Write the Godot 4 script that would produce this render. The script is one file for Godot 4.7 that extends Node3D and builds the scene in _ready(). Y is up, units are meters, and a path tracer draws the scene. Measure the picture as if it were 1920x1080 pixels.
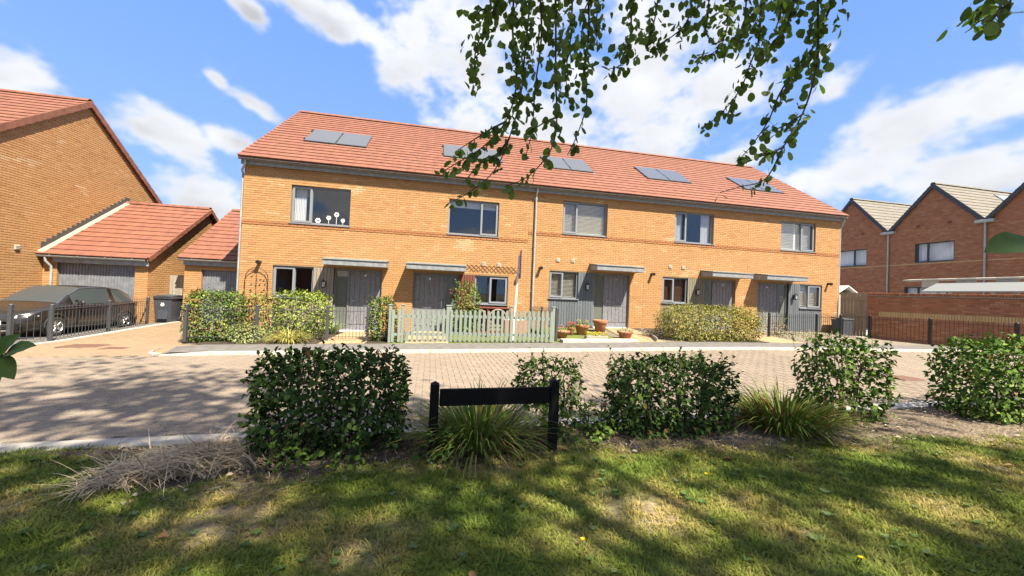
extends Node3D

# ---------------------------------------------------------------- mesh building
class MB:
	var v := PackedVector3Array()
	var n := PackedVector3Array()
	var c := PackedColorArray()
	var i := PackedInt32Array()
	var col := Color(1, 1, 1)
	func quad(p0: Vector3, p1: Vector3, p2: Vector3, p3: Vector3) -> void:
		# corners counter-clockwise seen from the front
		var nn := (p1 - p0).cross(p3 - p0)
		if nn.length_squared() < 1e-16:
			nn = (p2 - p0).cross(p3 - p0)
		nn = nn.normalized()
		var k := v.size()
		v.append(p0); v.append(p1); v.append(p2); v.append(p3)
		for q in 4:
			n.append(nn); c.append(col)
		i.append(k); i.append(k + 2); i.append(k + 1)
		i.append(k); i.append(k + 3); i.append(k + 2)
	func tri(p0: Vector3, p1: Vector3, p2: Vector3) -> void:
		var nn := (p1 - p0).cross(p2 - p0).normalized()
		var k := v.size()
		v.append(p0); v.append(p1); v.append(p2)
		for q in 3:
			n.append(nn); c.append(col)
		i.append(k); i.append(k + 2); i.append(k + 1)
	func hexa(b: Array) -> void:
		# b: 8 corners, bottom ring then top ring, each counter-clockwise seen from above
		quad(b[4], b[5], b[6], b[7])
		quad(b[3], b[2], b[1], b[0])
		for k in 4:
			var l := (k + 1) % 4
			quad(b[k], b[l], b[l + 4], b[k + 4])
	func box(lo: Vector3, hi: Vector3) -> void:
		hexa([Vector3(lo.x, lo.y, hi.z), Vector3(hi.x, lo.y, hi.z), Vector3(hi.x, lo.y, lo.z), Vector3(lo.x, lo.y, lo.z), Vector3(lo.x, hi.y, hi.z), Vector3(hi.x, hi.y, hi.z), Vector3(hi.x, hi.y, lo.z), Vector3(lo.x, hi.y, lo.z)])
	func xbox(t: Transform3D, s: Vector3) -> void:
		var h := s * 0.5
		hexa([t * Vector3(-h.x, -h.y, h.z), t * Vector3(h.x, -h.y, h.z), t * Vector3(h.x, -h.y, -h.z), t * Vector3(-h.x, -h.y, -h.z), t * Vector3(-h.x, h.y, h.z), t * Vector3(h.x, h.y, h.z), t * Vector3(h.x, h.y, -h.z), t * Vector3(-h.x, h.y, -h.z)])
	func cbox(t: Transform3D, s: Vector3, b: float) -> void:
		# a box with chamfered edges
		var h := s * 0.5
		var f := func(x: int, y: int, z: int, a: int) -> Vector3:
			var p := Vector3(x * h.x, y * h.y, z * h.z)
			if a != 0: p.x -= x * b
			if a != 1: p.y -= y * b
			if a != 2: p.z -= z * b
			return t * p
		var ax := [[0, 1, 2], [1, 2, 0], [2, 0, 1]]
		for q in ax:
			for s1 in [-1, 1]:
				var pts := []
				var order := [[-1, -1], [1, -1], [1, 1], [-1, 1]]
				for o in order:
					var w := [0, 0, 0]
					w[q[0]] = s1; w[q[1]] = o[0]; w[q[2]] = o[1]
					pts.append(f.call(w[0], w[1], w[2], q[0]))
				if s1 > 0: quad(pts[0], pts[1], pts[2], pts[3])
				else: quad(pts[3], pts[2], pts[1], pts[0])
			# edges along axis q[0]
			for s1 in [-1, 1]:
				for s2 in [-1, 1]:
					var a := [0, 0, 0]; var d := [0, 0, 0]
					a[q[0]] = -1; a[q[1]] = s1; a[q[2]] = s2
					d[q[0]] = 1; d[q[1]] = s1; d[q[2]] = s2
					var e0: Vector3 = f.call(a[0], a[1], a[2], q[1])
					var e1: Vector3 = f.call(d[0], d[1], d[2], q[1])
					var e2: Vector3 = f.call(d[0], d[1], d[2], q[2])
					var e3: Vector3 = f.call(a[0], a[1], a[2], q[2])
					if s1 * s2 > 0: quad(e0, e1, e2, e3)
					else: quad(e3, e2, e1, e0)
		for x in [-1, 1]:
			for y in [-1, 1]:
				for z in [-1, 1]:
					var a0: Vector3 = f.call(x, y, z, 0); var a1: Vector3 = f.call(x, y, z, 1); var a2: Vector3 = f.call(x, y, z, 2)
					if x * y * z > 0: tri(a0, a1, a2)
					else: tri(a2, a1, a0)
	func grid(rows: Array) -> void:
		# smooth surface through equally long rows of points; the front is on the side of (along the row) x (to the next row)
		var k := v.size(); var nr := rows.size(); var nc: int = rows[0].size()
		for a in nr:
			for b in nc:
				var du: Vector3 = rows[a][mini(b + 1, nc - 1)] - rows[a][maxi(b - 1, 0)]
				var dv: Vector3 = rows[mini(a + 1, nr - 1)][b] - rows[maxi(a - 1, 0)][b]
				var nn := du.cross(dv)
				if nn.length_squared() < 1e-14: nn = Vector3.UP
				v.append(rows[a][b]); n.append(nn.normalized()); c.append(col)
		for a in nr - 1:
			for b in nc - 1:
				var o := k + a * nc + b
				i.append(o); i.append(o + nc); i.append(o + 1)
				i.append(o + 1); i.append(o + nc); i.append(o + nc + 1)
	func tube(pts: Array, radii: Array, seg: int = 8, caps: bool = true) -> void:
		var k := v.size(); var m := pts.size()
		var side := Vector3.ZERO
		for a in m:
			var d: Vector3 = (pts[mini(a + 1, m - 1)] - pts[maxi(a - 1, 0)]).normalized()
			if side == Vector3.ZERO:
				side = d.cross(Vector3.UP if absf(d.y) < 0.9 else Vector3.RIGHT).normalized()
			else:
				side = (side - d * side.dot(d)).normalized()
			var up := d.cross(side)
			var r: float = radii[mini(a, radii.size() - 1)]
			for s in seg:
				var an := TAU * s / seg
				var nn := side * cos(an) + up * sin(an)
				v.append(pts[a] + nn * r); n.append(nn); c.append(col)
		for a in m - 1:
			for s in seg:
				var p := k + a * seg + s; var q := k + a * seg + (s + 1) % seg
				i.append(p); i.append(p + seg); i.append(q)
				i.append(q); i.append(p + seg); i.append(q + seg)
		if caps:
			for e in [0, m - 1]:
				var o := v.size()
				var nd: Vector3 = (pts[0] - pts[1]).normalized() if e == 0 else (pts[m - 1] - pts[m - 2]).normalized()
				for s in seg:
					v.append(v[k + e * seg + s]); n.append(nd); c.append(col)
				for s in range(1, seg - 1):
					i.append(o)
					if e == 0: i.append(o + s); i.append(o + s + 1)
					else: i.append(o + s + 1); i.append(o + s)
	func lathe(t: Transform3D, prof: Array, seg: int = 16) -> void:
		var rows := []
		for p in prof:
			var r := []
			for s in seg + 1:
				var an := -TAU * s / seg
				r.append(t * Vector3(p.x * cos(an), p.y, p.x * sin(an)))
			rows.append(r)
		grid(rows)
	func leaf(p: Vector3, d: Vector3, up: Vector3, l: float, w: float, fold: float = 0.25) -> void:
		# a pointed leaf folded along its middle: four triangles, six corners
		var s := d.cross(up)
		if s.length_squared() < 1e-8: s = d.cross(Vector3(0.3, 0.9, 0.1))
		s = s.normalized(); var nn := s.cross(d).normalized()
		var k := v.size()
		var lift := nn * (w * fold)
		var tip := p + d * l - nn * (l * 0.12)
		v.append(p); v.append(p + d * (l * 0.38) + s * (w * 0.5) + lift); v.append(p + d * (l * 0.72) + s * (w * 0.4) + lift * 0.7)
		v.append(tip)
		v.append(p + d * (l * 0.72) - s * (w * 0.4) + lift * 0.7); v.append(p + d * (l * 0.38) - s * (w * 0.5) + lift)
		for q in 6:
			c.append(col)
		n.append(nn); n.append((nn - s * 0.35).normalized()); n.append((nn - s * 0.3).normalized()); n.append(nn); n.append((nn + s * 0.3).normalized()); n.append((nn + s * 0.35).normalized())
		for q in [0, 2, 1, 0, 3, 2, 0, 4, 3, 0, 5, 4]:
			i.append(k + q)
	func blade(p: Vector3, d: Vector3, out: Vector3, l: float, w: float, droop: float, seg: int = 4) -> void:
		# a strap-shaped blade that arches over
		var k := v.size(); var side := d.cross(out).normalized()
		if side.length_squared() < 0.5: side = Vector3.RIGHT
		var q := p; var dir := d
		for a in seg + 1:
			var f := float(a) / seg
			var ww := w * (1.0 - f * f) * 0.5 + 0.0006
			var nn := side.cross(dir).normalized()
			v.append(q - side * ww); v.append(q + side * ww); n.append(nn); n.append(nn); c.append(col); c.append(col)
			dir = (dir + (out * 0.6 + Vector3.DOWN) * (droop / seg) * (0.4 + f)).normalized()
			q += dir * (l / seg)
		for a in seg:
			var o := k + a * 2
			i.append(o); i.append(o + 2); i.append(o + 1)
			i.append(o + 1); i.append(o + 2); i.append(o + 3)
	func mesh() -> ArrayMesh:
		var m := ArrayMesh.new()
		var a := []
		a.resize(Mesh.ARRAY_MAX)
		a[Mesh.ARRAY_VERTEX] = v; a[Mesh.ARRAY_NORMAL] = n; a[Mesh.ARRAY_COLOR] = c; a[Mesh.ARRAY_INDEX] = i
		m.add_surface_from_arrays(Mesh.PRIMITIVE_TRIANGLES, a)
		return m

var rng := RandomNumberGenerator.new()
var noise := FastNoiseLite.new()
var M := {}
var used := {}
var eye := Vector3(6.162, 1.459, 14.42)
const SUN := Vector3(0.298, 0.815, 0.497)

func V(x: float, y: float, z: float) -> Vector3: return Vector3(x, y, z)
func R(a: float, b: float) -> float: return rng.randf_range(a, b)
func rv() -> Vector3:
	var q := Vector3(R(-1, 1), R(-1, 1), R(-1, 1))
	return q.normalized() if q.length_squared() > 1e-4 else Vector3.UP
func lin(r: float, g: float, b: float) -> Color: return Color(r, g, b).linear_to_srgb()
func tint(a: Color, k: float) -> Color: return Color(a.r * k, a.g * k, a.b * k)

func numbered(parent: Node, called: String) -> String:
	var key := str(parent.get_instance_id()) + "/" + called
	var k: int = used.get(key, 0)
	used[key] = k + 1
	return called if k == 0 else "%s_%03d" % [called, k]
func thing(called: String, label: String, category: String, at := Vector3.ZERO, group := "") -> Node3D:
	var o := Node3D.new()
	o.name = numbered(self, called)
	add_child(o)
	o.position = at
	o.set_meta("label", label); o.set_meta("category", category)
	if group != "": o.set_meta("group", group)
	return o
func node(parent: Node, called: String, mesh: Mesh, mat: Material, at := Transform3D.IDENTITY) -> MeshInstance3D:
	# the mesh, or the transform, is given in the world's axes
	var o := MeshInstance3D.new()
	o.name = numbered(parent, called)
	o.mesh = mesh
	o.material_override = mat
	parent.add_child(o)
	o.global_transform = at
	return o
func part(parent: Node, called: String, mb: MB, mat: Material) -> MeshInstance3D:
	return node(parent, called, mb.mesh(), mat)
func structure(called: String, mb: MB, mat: Material) -> MeshInstance3D:
	var o := node(self, called, mb.mesh(), mat)
	o.set_meta("kind", "structure")
	return o
func stuff(o: Node) -> Node:
	o.set_meta("kind", "stuff")
	return o

# ---------------------------------------------------------------- materials
func noise_tex(seed_: int, freq: float, lo: float, hi: float, octaves := 4, size := 256, contrast := 1.0) -> ImageTexture:
	var f := FastNoiseLite.new()
	f.seed = seed_; f.frequency = freq; f.fractal_octaves = octaves; f.noise_type = FastNoiseLite.TYPE_SIMPLEX_SMOOTH
	var im := f.get_seamless_image(size, size)
	im.convert(Image.FORMAT_L8)
	var d := im.get_data()
	for k in d.size():
		var x := clampf((d[k] / 255.0 - 0.5) * contrast + 0.5, 0, 1)
		d[k] = int(255.0 * (lo + (hi - lo) * x))
	var out := Image.create_from_data(size, size, false, Image.FORMAT_L8, d)
	out.convert(Image.FORMAT_RGB8)
	out.generate_mipmaps()
	return ImageTexture.create_from_image(out)
func mat(color: Color, rough := 0.8, tex: Texture2D = null, scale := 1.0, metallic := 0.0, vcol := true) -> StandardMaterial3D:
	var m := StandardMaterial3D.new()
	m.albedo_color = color; m.roughness = rough; m.metallic = metallic
	m.vertex_color_use_as_albedo = vcol
	if tex:
		m.albedo_texture = tex
		m.uv1_triplanar = true; m.uv1_world_triplanar = true
		m.uv1_scale = Vector3.ONE * scale
	return m
func relief(m: StandardMaterial3D, tex: Texture2D, cm: float) -> StandardMaterial3D:
	m.heightmap_enabled = true; m.heightmap_texture = tex; m.heightmap_scale = cm
	return m
func leafmat(rough := 0.5, back := 0.5) -> StandardMaterial3D:
	var m := mat(Color(1, 1, 1), rough, null)
	m.cull_mode = BaseMaterial3D.CULL_DISABLED
	m.backlight_enabled = true
	m.metallic_specular = 0.22
	m.backlight = Color(0.75 * back, 0.9 * back, 0.35 * back)
	return m
func make_materials() -> void:
	var fine := noise_tex(3, 0.09, 0.72, 1.0, 4, 256, 1.3)
	var patch := noise_tex(5, 0.012, 0.86, 1.0, 6, 512, 1.5)
	var speck := noise_tex(8, 0.25, 0.6, 1.0, 2, 256, 1.6)
	var blot := noise_tex(13, 0.03, 0.0, 1.0, 5, 512, 1.5)
	M.fine = fine; M.patch = patch; M.speck = speck
	M.brick = mat(Color(1, 1, 1), 0.9, fine, 2.3)
	M.mortar = mat(lin(0.42, 0.28, 0.15), 0.95, speck, 3.0)
	M.mortar_red = mat(lin(0.33, 0.20, 0.13), 0.95, speck, 3.0)
	M.tile = mat(Color(1, 1, 1), 0.75, patch, 0.55)
	M.lead = mat(lin(0.20, 0.235, 0.25), 0.45, patch, 0.8)
	M.fascia = mat(lin(0.25, 0.27, 0.29), 0.4, patch, 0.7)
	M.gutter = mat(lin(0.36, 0.38, 0.38), 0.35, patch, 0.6)
	M.frame = mat(lin(0.20, 0.22, 0.25), 0.35)
	M.frame_dark = mat(lin(0.03, 0.032, 0.04), 0.4)
	M.door = mat(lin(0.20, 0.205, 0.23), 0.5, patch, 1.1)
	M.clad_grey = mat(lin(0.15, 0.175, 0.205), 0.6, fine, 0.9)
	M.clad_pale = mat(lin(0.40, 0.34, 0.27), 0.75, fine, 1.2)
	M.clad_olive = mat(lin(0.26, 0.235, 0.165), 0.75, fine, 1.2)
	M.clad_red = mat(lin(0.20, 0.055, 0.03), 0.7, fine, 1.2)
	M.steel = mat(lin(0.6, 0.6, 0.6), 0.25, null, 1, 1.0)
	M.white = mat(lin(0.75, 0.75, 0.73), 0.5, patch, 1.0)
	M.plastic_white = mat(lin(0.8, 0.8, 0.78), 0.4)
	M.black = mat(lin(0.010, 0.010, 0.011), 0.6, fine, 2.0)
	M.black.metallic_specular = 0.25
	M.rail = mat(lin(0.05, 0.054, 0.06), 0.42)
	M.rail_black = mat(lin(0.015, 0.015, 0.017), 0.35)
	M.picket = mat(lin(0.28, 0.335, 0.295), 0.7, fine, 1.6)
	M.wood = mat(lin(0.36, 0.27, 0.17), 0.8, fine, 1.0)
	M.wood_grey = mat(lin(0.42, 0.38, 0.32), 0.8, fine, 1.0)
	M.trellis = mat(lin(0.25, 0.12, 0.05), 0.8)
	M.room = mat(lin(0.10, 0.093, 0.085), 0.95)
	M.curtain = mat(lin(0.55, 0.58, 0.62), 0.9)
	M.blind = mat(lin(0.78, 0.78, 0.75), 0.6)
	M.solar = mat(lin(0.075, 0.082, 0.095), 0.4)
	M.solar.clearcoat_enabled = true; M.solar.clearcoat = 0.45; M.solar.clearcoat_roughness = 0.2
	M.glass = mat(Color(0.05, 0.06, 0.06, 0.03), 0.01, null, 1, 0, false)
	M.glass.transparency = BaseMaterial3D.TRANSPARENCY_ALPHA
	M.obscure = mat(Color(0.55, 0.58, 0.55, 0.45), 0.2, null, 1, 0, false)
	M.obscure.transparency = BaseMaterial3D.TRANSPARENCY_ALPHA
	M.reflection_brown = mat(lin(0.17, 0.085, 0.045), 0.8, fine, 2.0)  # tone of the brick house mirrored in the fourth house's lower window
	M.concrete = mat(lin(0.46, 0.43, 0.38), 0.9, patch, 0.8)
	M.kerb = mat(lin(0.50, 0.46, 0.40), 0.9, patch, 0.7)
	M.tarmac = relief(mat(lin(0.150, 0.142, 0.135), 0.95, patch, 0.6), speck, 0.2)
	M.sand = mat(lin(0.24, 0.195, 0.15), 0.95, speck, 2.0)
	M.paver = mat(Color(1, 1, 1), 0.9, fine, 1.7)
	M.path = mat(lin(0.42, 0.29, 0.165), 0.9, patch, 1.0)
	M.soil = relief(mat(Color(1, 1, 1), 1.0, patch, 1.3), blot, 3.0)
	M.lawn = relief(mat(Color(1, 1, 1), 1.0, patch, 0.9), blot, 2.0)
	M.leaf = leafmat(0.5, 0.5)
	M.twig_leaf = leafmat(0.5, 1.0)
	M.leaf_soft = leafmat(0.65, 0.6)
	M.crown = leafmat(0.6, 1.0)
	M.grass = leafmat(0.6, 0.5)
	M.flower = leafmat(0.7, 0.4)
	M.bark = mat(lin(0.10, 0.08, 0.06), 0.95, fine, 3.0)
	M.twig = mat(lin(0.075, 0.055, 0.04), 0.9, fine, 6.0)
	M.straw = mat(Color(1, 1, 1), 0.9)
	M.terracotta = mat(lin(0.45, 0.19, 0.10), 0.85, patch, 3.0)
	M.bin = mat(lin(0.055, 0.065, 0.085), 0.5, patch, 2.0)
	M.paint = mat(lin(0.012, 0.010, 0.009), 0.35)
	M.paint.clearcoat_enabled = true; M.paint.clearcoat = 1.0; M.paint.clearcoat_roughness = 0.04
	M.rubber = mat(lin(0.02, 0.02, 0.02), 0.85)
	M.alloy = mat(lin(0.55, 0.56, 0.57), 0.3, null, 1, 0.9)
	M.lens = mat(lin(0.65, 0.68, 0.70), 0.1)
	M.purple = mat(lin(0.16, 0.07, 0.13), 0.5)
	M.render = mat(lin(0.40, 0.375, 0.33), 0.85)
	M.iron = mat(lin(0.24, 0.13, 0.09), 0.7, speck, 4.0)
	M.flash = mat(lin(0.085, 0.09, 0.095), 0.6, speck, 3.0)
	M.garage_door = mat(lin(0.19, 0.205, 0.235), 0.45, patch, 0.8)
	M.tile_grey = mat(lin(0.17, 0.155, 0.13), 0.8, patch, 0.5)
	M.carglass_dark = mat(lin(0.045, 0.055, 0.06), 0.02)
	M.poly = mat(lin(0.22, 0.235, 0.245), 0.35)

# ---------------------------------------------------------------- the lie of the land
func gy(x: float, z: float) -> float:
	var y := -0.1 + 0.02 * clampf(x, -5, 15)
	if x < 0.3: y += 0.03 * clampf(2.5 - z, 0, 4.2)
	elif x < 1.3: y += 0.03 * clampf(2.5 - z, 0, 4.2) * (1.3 - x) * clampf(0.4 - z, 0, 1)
	return y
func gg(x: float, z: float) -> float:
	# the front gardens lie a little above the road; those of the three upper houses rise towards the doors
	var y := gy(x, z)
	if x > 9.9 and x < 24.2: return y + 0.05 + 0.1 * clampf((3.2 - z) / 3.2, 0, 1)
	return y + 0.05 * clampf(z / 3.0, 0, 1)
func sheet(mb: MB, xs: Array, z0: float, z1: float, nz: int, lift: float, garden := false) -> void:
	for a in xs.size() - 1:
		for b in nz:
			var za := z0 + (z1 - z0) * b / nz; var zb := z0 + (z1 - z0) * (b + 1) / nz
			var q := []
			for p in [[xs[a], zb], [xs[a + 1], zb], [xs[a + 1], za], [xs[a], za]]:
				q.append(Vector3(p[0], (gg(p[0], p[1]) if garden else gy(p[0], p[1])) + lift, p[1]))
			mb.quad(q[0], q[1], q[2], q[3])
func span(a: float, b: float, step: float) -> Array:
	var out := []
	var k := maxi(1, int(round((b - a) / step)))
	for q in k + 1: out.append(a + (b - a) * q / k)
	return out

# ---------------------------------------------------------------- sky
func sky_image() -> Image:
	var w := 2048; var h := 1024
	var dens := PackedFloat32Array(); dens.resize(w * h)
	var clouds := [[-30.8, 15.3, 5.0, 2.3, 25], [-39.9, 17.7, 4.2, 2.6, 25], [-27.9, 9.9, 5.6, 2.9, 12], [-15.9, 32.2, 6.7, 2.1, 10], [-23.6, 29.8, 2.1, 1.3, 30], [-22.3, 20.7, 3.4, 0.9, 25], [-26.1, 22.4, 1.4, 0.7, 30], [-23.6, 16.4, 2.8, 1.5, 0], [-3.6, 32.7, 2.8, 2.4, 0], [-4.8, 28.3, 5.6, 3.1, 20], [4.1, 30.3, 9.0, 6.5, 20], [10.1, 35.1, 9.6, 4.0, 0], [16.2, 23.9, 14.9, 5.7, 10], [28.9, 25.4, 13.4, 7.0, 10], [32.1, 31.9, 8.7, 5.6, 0], [37.6, 26.7, 7.3, 4.9, 0], [50.4, 23.5, 2.9, 1.6, -20], [56.6, 17.9, 8.2, 4.9, -12], [62.5, 18.8, 5.4, 3.6, -10], [52.4, 14.4, 8.6, 3.6, -5], [42.1, 18.3, 4.7, 2.0, -20], [58.5, 13.0, 7.5, 3.4, 0], [-41.5, 11.8, 2.5, 1.8, 0], [-13.3, 30.8, 2.3, 1.2, 0], [49.3, 27.4, 1.7, 0.6, -30], [70, 24, 7, 4, 0], [-50, 24, 6, 3, 10], [5, 44, 8, 4, 0], [30, 50, 9, 5, 20], [-30, 45, 7, 3, 10], [-8, 14, 6, 2.5, 5]]
	# the rest of the sky carries the same kind of clouds
	for k in 85:
		var az := 75.0 + 220.0 * (k + R(0, 1)) / 85.0
		var el := 6.0 + 60.0 * pow(R(0, 1), 1.3)
		clouds.append([az, el, R(4, 13), R(2.2, 6), R(-20, 20)])
	for k in 42: clouds.append([-180.0 + 360.0 * (k + R(0, 1)) / 42.0, R(46, 84), R(8, 14), R(5, 9), R(-20, 20)])  # high clouds added out of view to brighten and neutralise the shade
	for q in clouds:
		var ce := cos(deg_to_rad(q[1]))
		var reach: float = maxf(q[2], q[3]) * 1.5
		var ry := int(reach / 180.0 * h) + 2
		var rx := int(reach / maxf(ce, 0.2) / 360.0 * w * 1.15) + 2
		var cy := int((90.0 - q[1]) / 180.0 * h); var cx := int(q[0] / 360.0 * w)
		var ct := cos(deg_to_rad(q[4])); var st := sin(deg_to_rad(q[4]))
		for y in range(maxi(0, cy - ry), mini(h, cy + ry + 1)):
			var el := 90.0 - (y + 0.5) / h * 180.0
			for x in range(cx - rx, cx + rx + 1):
				var dx: float = ((x + 0.5) / w * 360.0 - q[0]) * cos(deg_to_rad(el)); var dy: float = el - q[1]
				var a: float = (dx * ct - dy * st) / q[2]; var b: float = (dx * st + dy * ct) / q[3]
				var e := 1.0 - sqrt(a * a + b * b)
				if e > -0.5:
					var o := y * w + posmod(x, w)
					dens[o] = maxf(dens[o], e + 0.5)
	var f := FastNoiseLite.new()
	f.seed = 21; f.noise_type = FastNoiseLite.TYPE_SIMPLEX_SMOOTH; f.fractal_octaves = 6; f.frequency = 0.055; f.fractal_gain = 0.55
	var f2 := FastNoiseLite.new()
	f2.seed = 4; f2.noise_type = FastNoiseLite.TYPE_SIMPLEX_SMOOTH; f2.fractal_octaves = 4; f2.frequency = 0.05
	var f3 := FastNoiseLite.new()
	f3.seed = 77; f3.noise_type = FastNoiseLite.TYPE_SIMPLEX_SMOOTH; f3.fractal_octaves = 4; f3.frequency = 0.35
	var px := PackedFloat32Array(); px.resize(w * h * 3)
	for y in h:
		var el := (0.5 - (y + 0.5) / h) * PI
		var sy := sin(el); var cy := cos(el)
		var hz := pow(clampf(1.0 - maxf(sy, 0), 0, 1), 2.2)
		var blue := Color(0.056, 0.118, 0.295).lerp(Color(0.14, 0.225, 0.36), hz)
		for x in w:
			var az := TAU * (x + 0.5) / w
			var o := y * w + x
			var c := blue
			if sy > -0.02:
				var d0 := dens[o]
				var p := Vector3(sin(az) * cy, sy, -cos(az) * cy) * 100.0
				p.y *= 1.7
				if d0 > 0.0:
					var nz := f.get_noise_3dv(p)
					var d := (d0 - 0.5) * 0.8 + nz * 0.85 + f3.get_noise_3dv(p) * 0.16
					var al := smoothstep(-0.16, 0.55, d)
					al *= al * (3.0 - 2.0 * al) * 0.35 + 0.65
					if al > 0.0:
						var body := clampf(d * 1.3 + 0.15, 0, 1)
						var under := f2.get_noise_3dv(p + Vector3(3, 9, 5)) * 0.5 + 0.5
						var lum := 0.335 - 0.20 * body * under * (0.55 + 0.9 * clampf(0.6 - dens[mini(y + 14, h - 1) * w + x], 0, 1)) + 0.03 * nz
						c = blue.lerp(Color(lum * 0.985, lum * 0.995, lum * 1.02), al * 0.96)
				else:
					var wisp := smoothstep(0.15, 0.6, f.get_noise_3dv(p * 0.5 + Vector3(40, 0, 0)))
					c = blue.lerp(Color(0.30, 0.305, 0.31), wisp * 0.35)
			else:
				c = Color(0.13, 0.125, 0.10)
			px[o * 3] = c.r; px[o * 3 + 1] = c.g; px[o * 3 + 2] = c.b
	return Image.create_from_data(w, h, false, Image.FORMAT_RGBF, px.to_byte_array())

# ---------------------------------------------------------------- brickwork and tiles
var brick_mesh: ArrayMesh
var brick_mats := {}
func brick_col(kind: String, bloom := 0.0) -> Color:
	var k := R(0.92, 1.06)
	if kind == "buff":
		var t := R(0, 1)
		var c := Color(0.56, 0.305, 0.125)
		if t > 0.92: c = Color(0.51, 0.255, 0.10)
		elif t > 0.84: c = Color(0.60, 0.35, 0.16)
		# pale bloom of salts over groups of bricks
		if bloom > 0.36 and rng.randf() < (bloom - 0.36) * 3.2: c = c.lerp(Color(0.68, 0.47, 0.28), R(0.4, 0.9))
		elif bloom < -0.34 and rng.randf() < 0.4: c = c.lerp(Color(0.46, 0.22, 0.085), R(0.3, 0.7))
		return tint(c, R(0.94, 1.05))
	if kind == "band": return tint(Color(0.46, 0.205, 0.085), k)
	if kind == "cream": return tint(Color(0.60, 0.40, 0.19), k)
	var c2 := Color(0.45, 0.18, 0.088)
	if rng.randf() > 0.8: c2 = Color(0.38, 0.145, 0.075)
	elif rng.randf() > 0.8: c2 = Color(0.47, 0.24, 0.13)
	return tint(c2, R(0.9, 1.08))
func brick_solid(mb: MB, o: Vector3, u: Vector3, nn: Vector3, l: float, hh: float, proud: float) -> void:
	# five faces, its outer arrises a little rounded off
	var up := Vector3.UP
	var b := 0.004
	var a0 := o - nn * 0.012; var a1 := a0 + u * l; var a2 := a1 + up * hh; var a3 := a0 + up * hh
	var f := nn * proud
	var c0 := o + f + u * b + up * b; var c1 := o + f + u * (l - b) + up * b; var c2 := o + f + u * (l - b) + up * (hh - b); var c3 := o + f + u * b + up * (hh - b)
	mb.quad(c0, c1, c2, c3)
	mb.quad(a0, a1, c1, c0); mb.quad(a1, a2, c2, c1); mb.quad(a2, a3, c3, c2); mb.quad(a3, a0, c0, c3)
# lays courses on the plane through o (lower left corner), along u; facing nn. edge(y) gives [from, to] along u for a course.
func bricks(owner_: Node3D, o: Vector3, u: Vector3, nn: Vector3, h: float, edge: Callable, holes: Array, kind: String, special: Dictionary, singles: int) -> void:
	var all := []
	var rows := int(h / 0.075)
	for r in rows:
		var y := r * 0.075
		var e: Array = edge.call(y + 0.07)
		var segs := [[e[0], e[1]]]
		for q in holes:
			if q[2] < y + 0.06 and q[3] > y + 0.01:
				var nx := []
				for s in segs:
					if q[1] <= s[0] or q[0] >= s[1]: nx.append(s); continue
					if q[0] - s[0] > 0.02: nx.append([s[0], q[0]])
					if s[1] - q[1] > 0.02: nx.append([q[1], s[1]])
				segs = nx
		var off := 0.1125 if r % 2 == 1 else 0.0
		var kd: String = special.get(r, kind)
		for s in segs:
			if s[1] - s[0] < 0.03: continue
			var x: float = floorf((s[0] - off) / 0.225) * 0.225 + off
			while x < s[1]:
				var xa: float = maxf(x, s[0]); var xb: float = minf(x + 0.215, s[1])
				if xb - xa > 0.025: all.append([xa, y, xb - xa, kd])
				x += 0.225
	var order := []
	if singles > 0:
		for k in all.size():
			if all[k][2] > 0.2149 and all[k][3] == kind:
				order.append([(o + u * all[k][0] + Vector3.UP * all[k][1]).distance_squared_to(eye), k])
		order.sort_custom(func(a, b): return a[0] < b[0])
		order = order.slice(0, singles)
	var alone := {}
	for q in order: alone[q[1]] = true
	var mb := MB.new()
	var bs := Basis(u, Vector3.UP, nn)
	for k in all.size():
		var q: Array = all[k]
		var p := o + u * float(q[0]) + Vector3.UP * float(q[1])
		var c := brick_col(q[3], noise.get_noise_3dv(p * V(0.55, 1.3, 0.55)))
		if alone.has(k):
			var key: String = kind + str(rng.randi() % 9)
			if not brick_mats.has(key):
				var bm: StandardMaterial3D = M.brick.duplicate()
				bm.albedo_color = c.linear_to_srgb()
				brick_mats[key] = bm
			node(owner_, "brick", brick_mesh, brick_mats[key], Transform3D(bs, p))
		else:
			mb.col = c
			brick_solid(mb, p, u, nn, q[2], 0.065, 0.016 if q[3] == "band" else R(-0.001, 0.0015))
	var rest := part(owner_, "brickwork", mb, M.brick)
	stuff(rest)
# wall core with openings, from x0 to x1 and y0 to y1 in the plane z, thick towards -z
func core(mb: MB, x0: float, x1: float, y0: float, y1: float, zf: float, thick: float, holes: Array) -> void:
	var xs := [x0, x1]; var ys := [y0, y1]
	for q in holes:
		for k in [0, 1]:
			if q[k] > x0 and q[k] < x1 and not xs.has(q[k]): xs.append(q[k])
			if q[k + 2] > y0 and q[k + 2] < y1 and not ys.has(q[k + 2]): ys.append(q[k + 2])
	xs.sort(); ys.sort()
	for a in xs.size() - 1:
		for b in ys.size() - 1:
			var mx: float = (xs[a] + xs[a + 1]) / 2; var my: float = (ys[b] + ys[b + 1]) / 2
			var out := true
			for q in holes:
				if mx > q[0] and mx < q[1] and my > q[2] and my < q[3]: out = false
			if out: mb.box(Vector3(xs[a], ys[b], zf - thick), Vector3(xs[a + 1], ys[b + 1], zf))
var tile_mats := {}
func tile_mat(kind: String) -> Material:
	var key := kind + str(rng.randi() % 8)
	if not tile_mats.has(key):
		var m: StandardMaterial3D = M.tile.duplicate()
		var c := Color(0.225, 0.088, 0.054) if kind == "red" else Color(0.17, 0.155, 0.13)
		var k := R(0.93, 1.05)
		m.albedo_color = lin(c.r * k, c.g * k * R(0.96, 1.04), c.b * k * R(0.94, 1.06))
		tile_mats[key] = m
	return tile_mats[key]
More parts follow.
